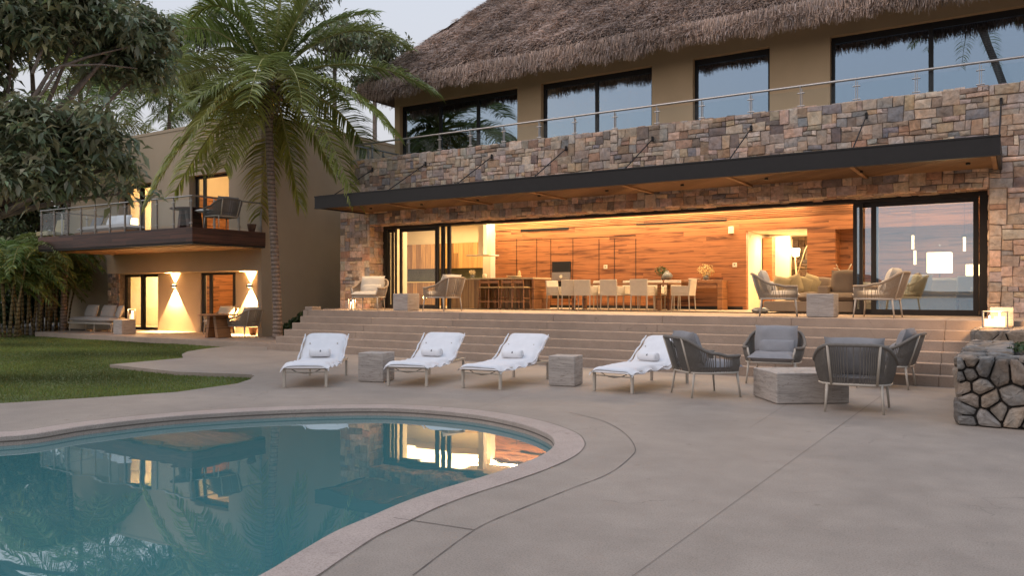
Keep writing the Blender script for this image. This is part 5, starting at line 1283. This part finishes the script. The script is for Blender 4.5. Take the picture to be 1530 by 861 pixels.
FR = [((540,62),(648,138),-.5),((500,92),(588,200),-1.5),((470,128),(530,300),-1.8),((505,135),(548,225),1.5),((510,0),(612,72),1.5),((428,40),(505,-70),-.5),((400,20),(380,-110),.6),
      ((350,-30),(292,20),-.8),((320,0),(238,62),.8),((330,70),(218,138),1.6),((345,100),(285,205),-2.6),((300,140),(222,300),-1.2),((335,150),(262,285),.6),((370,150),(335,250),-1.4),
      ((400,190),(388,322),1.6),((425,170),(447,306),1.2),((398,40),(372,150),-3.6),((440,60),(452,160),-3.4),((460,20),(560,20),1.8),((380,10),(330,-60),1.4),((450,150),(500,262),1.9),
      ((370,40),(300,110),2.2),((355,150),(300,255),1.8),((440,10),(470,-90),1.5),((430,90),(520,150),2.4),((415,120),(428,235),2.2),((480,60),(590,130),2.0),((360,90),(270,165),-1.8),((420,0),(430,-110),-1.0),((345,10),(265,-20),1.2)]
for i, (c_, t_, dz) in enumerate(FR):
    P1 = atd(c_[0], c_[1], DP+dz*.6); P2 = atd(t_[0], t_[1], DP+dz)
    low = max(0, (t_[1]-150)/150); V, br, B = frond_arrays(C, P1, P2, 112, 1.1 if i < 16 else .95, .023, i, .30+.15*low)
    g = np.random.default_rng(i); col = np.array([1+.28*low+g.uniform(-.1, .15), 1+.05*low, .9-.25*low])*g.uniform(.8, 1.2)  # warm light on the lower fronds is put into their tint
    f = fast('frond', V, np.arange(len(V)).reshape(-1, 4), M_palm, tr_, br[:, None]*col[None])
    r_ = MB(); pts = bez(C, P1, P2, 14); r_.tube(pts, [.045*(1-k/15)+.006 for k in range(15)], 5); r_.build('rib', M_rach, f if False else tr_, True, True)
b = MB(); g = random.Random(4)
for k in range(16):
    a = g.uniform(0, 6.28); q = C+Vector((cos(a)*.28, sin(a)*.28, -g.uniform(.1, .45))); b.lathe([(.01, -.13), (.09, -.08), (.11, 0), (.08, .09), (.01, .12)], tuple(q), 8)
for k in range(14):
    a = g.uniform(0, 6.28); L = g.uniform(.6, 1.3); b.tube([C+Vector((cos(a)*.15, sin(a)*.15, .1)), C+Vector((cos(a)*.3, sin(a)*.3, -.35)), C+Vector((cos(a)*.22, sin(a)*.22, -L))], [.05, .035, .01], 5)
b.build('husk_cluster', M_palmbark, tr_, True, True)
def palm(base, h, fl, n, seed, label, lean=(0, 0), ll=.8, nl=44, name='palm_tree', group=None, tr=.14):
    g = random.Random(seed); top = Vector(base)+Vector((lean[0], lean[1], h)); e = empty(name, tuple(base)); tag(e, label, 'palm tree', group)
    b = MB(); pts = [Vector(base).lerp(top, k/12)+Vector((0, 0, 0))+Vector((lean[0], lean[1], 0))*(-.5*(1-(2*k/12-1)**2)*.5) for k in range(13)]; b.tube(pts, [tr*(1.25-.4*k/12) for k in range(13)], 9); b.build('trunk', M_palmbark, e, True, True)
    Vs, Ts = [], []; r_ = MB()
    for i in range(n):
        a = 2*pi*i/n+g.uniform(-.2, .2); up = g.uniform(-.15, 1.1); L = fl*g.uniform(.8, 1.1)
        P1 = top+Vector((cos(a)*L*.5, sin(a)*L*.5, L*.42*up+.3)); P2 = top+Vector((cos(a)*L*.95, sin(a)*L*.95, L*(.45*up-.5)))
        V, br, B = frond_arrays(top, P1, P2, nl, ll, .024, seed*50+i, .45); Vs.append(V); Ts.append(br[:, None]*np.array([[g.uniform(.85, 1.3), 1, .85]])); r_.tube(bez(top, P1, P2, 8), [.035*(1-k/9)+.006 for k in range(9)], 4)
    V = np.concatenate(Vs); fast('crown', V, np.arange(len(V)).reshape(-1, 4), M_palm, e, np.concatenate(Ts)); r_.build('ribs', M_rach, e, True, True)
BG = 'palms behind the guest wing'
for k, (px, py, d, h_, lab) in enumerate(((150, 125, 33, 4.2, 'background palm with drooping fronds seen between the big tree and the guest wing roof'), (245, 118, 38, 4.4, 'background palm rising behind the guest wing, just left of the coconut palm'),
        (95, 215, 30, 3.6, 'background palm mostly hidden behind the big broadleaf tree'), (300, 150, 40, 4.2, 'background palm directly behind the coconut palm crown'))):
    c = atd(px, py, d); palm((c.x, c.y, -.1), c.z+.1, h_, 21, 20+k, lab, (0.3, .2), group=BG, tr=.09, nl=60, ll=.9)
palm((1.1, -9.0, -.1), 17, 4.2, 14, 77, 'tall leaning palm seen mirrored in the glass of the upper right window', (-3.2, -.5), group=None, tr=.2)
# ---- broadleaf trees
def tree(name, base, fork, blobs, seed, label, rosettes, leaf=.17, m=None, tr=.17, droop=.55, group=None, trunk_pts=None, nleaf=11, spreadr=.16):
    rg = np.random.default_rng(seed); r_ = random.Random(seed); e = empty(name, tuple(base)); tag(e, label, 'tree', group)
    b = MB(); T = [Vector(base)]+[Vector(p) for p in (trunk_pts or [])]+[Vector(fork)]
    b.tube(T, [tr*(1-.35*k/(len(T)-1)) for k in range(len(T))], 10)
    vol = [r[0]*r[1]*r[2] for c, r in blobs]; tot = sum(vol); cent = []
    for (c, r), v_ in zip(blobs, vol):
        c = Vector(c); s_ = Vector(fork); mid = s_.lerp(c, .5)+Vector((r_.uniform(-.3, .3), r_.uniform(-.3, .3), r_.uniform(-.1, .35)))*min(1, (c-s_).length/3)
        b.tube(bez(s_, mid, c, 7), [tr*.5*(1-.72*k/7) for k in range(8)], 7)
        k = max(6, int(rosettes*v_/tot)); nb = max(3, int(k/9)); subs = []
        for _ in range(nb):
            d_ = Vector((r_.gauss(0, 1), r_.gauss(0, 1), r_.gauss(0, 1))).normalized(); q = c+Vector((d_.x*r[0], d_.y*r[1], d_.z*r[2]))*r_.uniform(.45, .95)
            w_ = c.lerp(q, .5)+Vector((0, 0, r_.uniform(-.05, .2))); b.tube([c.lerp(mid, r_.uniform(0, .35)), w_, q], [tr*.14, tr*.09, tr*.03], 5, cap=False); subs.append((w_, q))
        for _ in range(k):
            w_, q = r_.choice(subs); p = w_.lerp(q, r_.uniform(.3, 1.15))+Vector((r_.gauss(0, .13), r_.gauss(0, .13), r_.gauss(0, .10))); cent.append((p, r_.uniform(.65, 1.25)))
    b.build('trunk', m or M_bark, e, True, True)
    n = len(cent)*nleaf; Cc = np.repeat(np.array([tuple(p) for p, _ in cent]), nleaf, axis=0); cb = np.repeat(np.array([x for _, x in cent]), nleaf)
    a = rg.uniform(0, 2*pi, n); el = rg.normal(-droop*.3, .45, n); D = np.stack([np.cos(a)*np.cos(el), np.sin(a)*np.cos(el), np.sin(el)], 1)
    Cc = Cc+rg.normal(0, spreadr*.45, (n, 3)); L = (leaf*rg.uniform(.65, 1.2, n))[:, None]
    side = np.cross(D, np.array([0, 0, 1.])+rg.normal(0, .35, (n, 3))); side /= np.linalg.norm(side, axis=1)[:, None]; dn = np.array([0, 0, -1.])
    p0 = Cc+D*.02; p1 = p0+D*L*.5; p2 = p0+D*L*.95+dn*L*droop*.5; nrm = np.cross(side, D)
    w = L*.18
    V = np.stack([p0, p1-side*w+nrm*w*.35, p1, p1+side*w+nrm*w*.35, p2], 1).reshape(-1, 3); i5 = np.arange(n)*5
    F = np.concatenate([np.stack([i5, i5+1, i5+2, i5], 1)[:, :3], np.stack([i5, i5+2, i5+3], 1), np.stack([i5+1, i5+4, i5+2], 1), np.stack([i5+2, i5+4, i5+3], 1)])
    bt = cb*rg.uniform(.7, 1.3, n); ti = bt[:, None]*np.stack([rg.uniform(.8, 1.25, n), np.ones(n), rg.uniform(.75, 1.1, n)], 1); ti = np.concatenate([ti]*4)
    fast('crown', V, F, M_leaf, e, ti)
    return e
def bl(px, py, rx, ry, d, dep=1.1): c = atd(px, py, d); return (tuple(c), (rx/FC*d, max(rx, ry)/FC*d*dep, ry/FC*d))
bt = [bl(20,40,100,62,13.5), bl(120,28,92,58,14), bl(205,38,66,60,14.6), bl(222,92,52,42,14.8), bl(150,92,60,34,14.4), bl(-30,130,60,60,13.2), bl(95,186,95,36,13), bl(30,200,80,44,12.6), bl(150,222,70,36,13.4),
      bl(40,248,80,36,12.6), bl(165,252,36,30,13.6), bl(100,268,56,26,13), bl(5,285,50,26,12.4), bl(178,290,18,20,13.5), bl(-60,60,80,80,13)]
f0 = atd(-25, 330, 13.2); bs_ = ground(-95, 560, -.1)
tree('broadleaf_tree', (bs_.x, bs_.y, -.1), tuple(f0), bt, 5, 'large dark broadleaf tree overhanging the lawn from the left edge', 1550, .23, tr=.13, trunk_pts=[tuple(atd(-60, 450, 13.2))])
# visible long boughs
fe = bpy.data.objects.get('broadleaf_tree'); b = MB()
for pl, r0 in ((((-25,330),(20,270),(52,180),(48,110),(30,20)), .075), (((-25,330),(10,275),(60,250),(110,262)), .055), (((48,150),(75,105),(130,85),(200,68)), .04), (((50,160),(90,98),(150,96),(205,102)), .03), (((48,110),(70,55),(85,5)), .03), (((20,270),(28,180),(15,120)), .035)):
    b.tube([atd(x, y, 12.9+.4*k) for k, (x, y) in enumerate(pl)], [r0*(1-.7*k/(len(pl)-1)) for k in range(len(pl))], 7)
b.build('bough', M_bark, fe, True, True)
def bgtree(px, py, rx, ry, d, seed, label, ros, leaf=.3, extra=(), group='trees behind the houses'):
    c = atd(px, py, d); R_ = rx/FC*d; r2 = ry/FC*d
    g = random.Random(seed); B = [(tuple(c+Vector((g.uniform(-.6, .6)*R_, g.uniform(-.6, .6)*R_, g.uniform(-.6, .6)*r2))), (R_*.5, R_*.5, r2*.45)) for _ in range(8)]
    fk = c-Vector((0, 0, r2*.9)); return tree('background_tree', (c.x, c.y, -.1), tuple(fk), B, seed, label, ros, leaf, tr=.16, nleaf=12, spreadr=.5, group=group)
bgtree(500, 40, 90, 55, 42, 31, 'airy background tree rising behind the thatched roof corner and palm', 420, .34)
bgtree(560, 100, 45, 55, 40, 36, 'darker background tree just behind the left corner of the thatch', 260, .34)
bgtree(290, 70, 50, 60, 44, 32, 'background tree seen through the fronds left of the coconut palm', 420, .34)
bgtree(120, 60, 120, 70, 36, 33, 'dense background tree behind the big broadleaf crown', 900, .36)
bgtree(60, 250, 120, 110, 36, 34, 'dark background tree behind the far end of the guest balcony', 1500, .36)
bgtree(-20, 330, 90, 110, 34, 35, 'dark background tree at the far left edge beyond the lawn', 1200, .34)
# shrubs behind the lawn
for k, (px, py, rx, ry, d) in enumerate(((20, 440, 60, 60, 38), (100, 430, 50, 70, 39), (150, 400, 26, 90, 37), (60, 350, 80, 60, 40))):
    c = atd(px, py, d); R_ = rx/FC*d; r2 = ry/FC*d; e = empty('dense_shrub', (c.x, c.y, -.1)); tag(e, ['dark leafy shrub behind the palm canes at far left', 'dark leafy shrub left of the guest terrace sofa', 'tall dark shrub beside the stone pilaster of the guest wing', 'high dark hedge plant under the left end of the guest balcony'][k], 'shrub', 'dark shrubs behind the lawn')
    leafball('foliage', tuple(c), 1.0, 5200, M_leafd, 60+k, .16, e); o = e.children[0]; o.scale = (R_, R_, r2); o.location = Vector((c.x-e.location.x, c.y-e.location.y, c.z-e.location.z))*1.0
    me = o.data; co = np.zeros(len(me.vertices)*3, dtype=np.float32); me.vertices.foreach_get('co', co); co = co.reshape(-1, 3)+np.array(e.location, dtype=np.float32)-np.array(c, dtype=np.float32)
    ctr_ = co.reshape(-1, 4, 3).mean(axis=1, keepdims=True); loc_ = co.reshape(-1, 4, 3)-ctr_; co = (ctr_*np.array([R_, R_, r2])+loc_).reshape(-1, 3); me.vertices.foreach_set('co', co.astype(np.float32).ravel()); me.update(); o.scale = (1, 1, 1)
    b = MB(); b.tube([(c.x, c.y, -.1), tuple(c)], .12, 6); b.build('stem', M_bark, e, True, True)
def clump(px, py, n, h, seed, label, sp=.5, fl=2.1):
    g = random.Random(seed); c = ground(px, py, -.1); e = empty('cane_palm', tuple(c)); tag(e, label, 'palm', 'clumps of cane palm by the lawn'); Vs, Ts = [], []; rb = MB(); 
    for i in range(n):
        a = g.uniform(0, 2*pi); q = c+Vector((cos(a), sin(a), 0))*g.uniform(0, sp); hh_ = h*g.uniform(.6, 1.1); ln = g.uniform(.1, .55)
        top = q+Vector((cos(a)*ln, sin(a)*ln, hh_)); s_ = MB(); s_.tube([q, q.lerp(top, .5)-Vector((cos(a), sin(a), 0))*ln*.12, top], [.045, .04, .03], 6); s_.build('cane', M_cane, e, True, True)
        for k in range(5):
            a2 = g.uniform(0, 2*pi); L = fl*g.uniform(.75, 1.1); u_ = g.uniform(.3, 1.2); P1 = top+Vector((cos(a2)*L*.4, sin(a2)*L*.4, L*.5*u_)); P2 = top+Vector((cos(a2)*L*.9, sin(a2)*L*.9, L*(.4*u_-.55)))
            V, br, B = frond_arrays(top, P1, P2, 26, .5, .028, seed*99+i*7+k, .4); Vs.append(V); Ts.append(br[:, None]*np.array([[g.uniform(.8, 1.2)*.8, .85, .7]])); rb.tube(bez(top, P1, P2, 6), .012, 4)
    V = np.concatenate(Vs); fast('crown', V, np.arange(len(V)).reshape(-1, 4), M_palm, e, np.concatenate(Ts)); rb.build('ribs', M_rach, e, True, True)
for k, (px, py, n, h_) in enumerate(((8, 506, 9, 3.0), (38, 503, 9, 3.2), (66, 499, 10, 3.4), (88, 497, 9, 3.1), (134, 489, 10, 4.6))):
    clump(px, py, n, h_, 300+k, ['cane palm clump at the very left edge of the lawn', 'second cane palm clump from the left edge behind the lawn', 'third cane palm clump from the left, left of the guest terrace corner', 'cane palm clump rising just behind the guest terrace corner', 'tall slender cane palm clump behind the guest terrace sofa'][k], .45)
# planting between the steps and the guest wing
for k, (px, Y, z, s_) in enumerate(((430, 17.0, .35, .28), (444, 17.2, .55, .26), (455, 17.4, .75, .24))):
    e = empty('low_plant', (xat(px, Y), Y, 0)); tag(e, ['dark low plant beside the lower steps', 'dark low plant beside the middle steps', 'dark low plant beside the top steps'][k]+' against the tan wall', 'plant', 'low plants beside the steps'); leafball('foliage', (xat(px, Y), Y, z), s_, 500, M_leafd, 90+k, .07, e)
    b = MB(); b.tube([(xat(px, Y), Y, 0), (xat(px, Y), Y, z)], .05, 6); b.build('stem', M_bark, e)
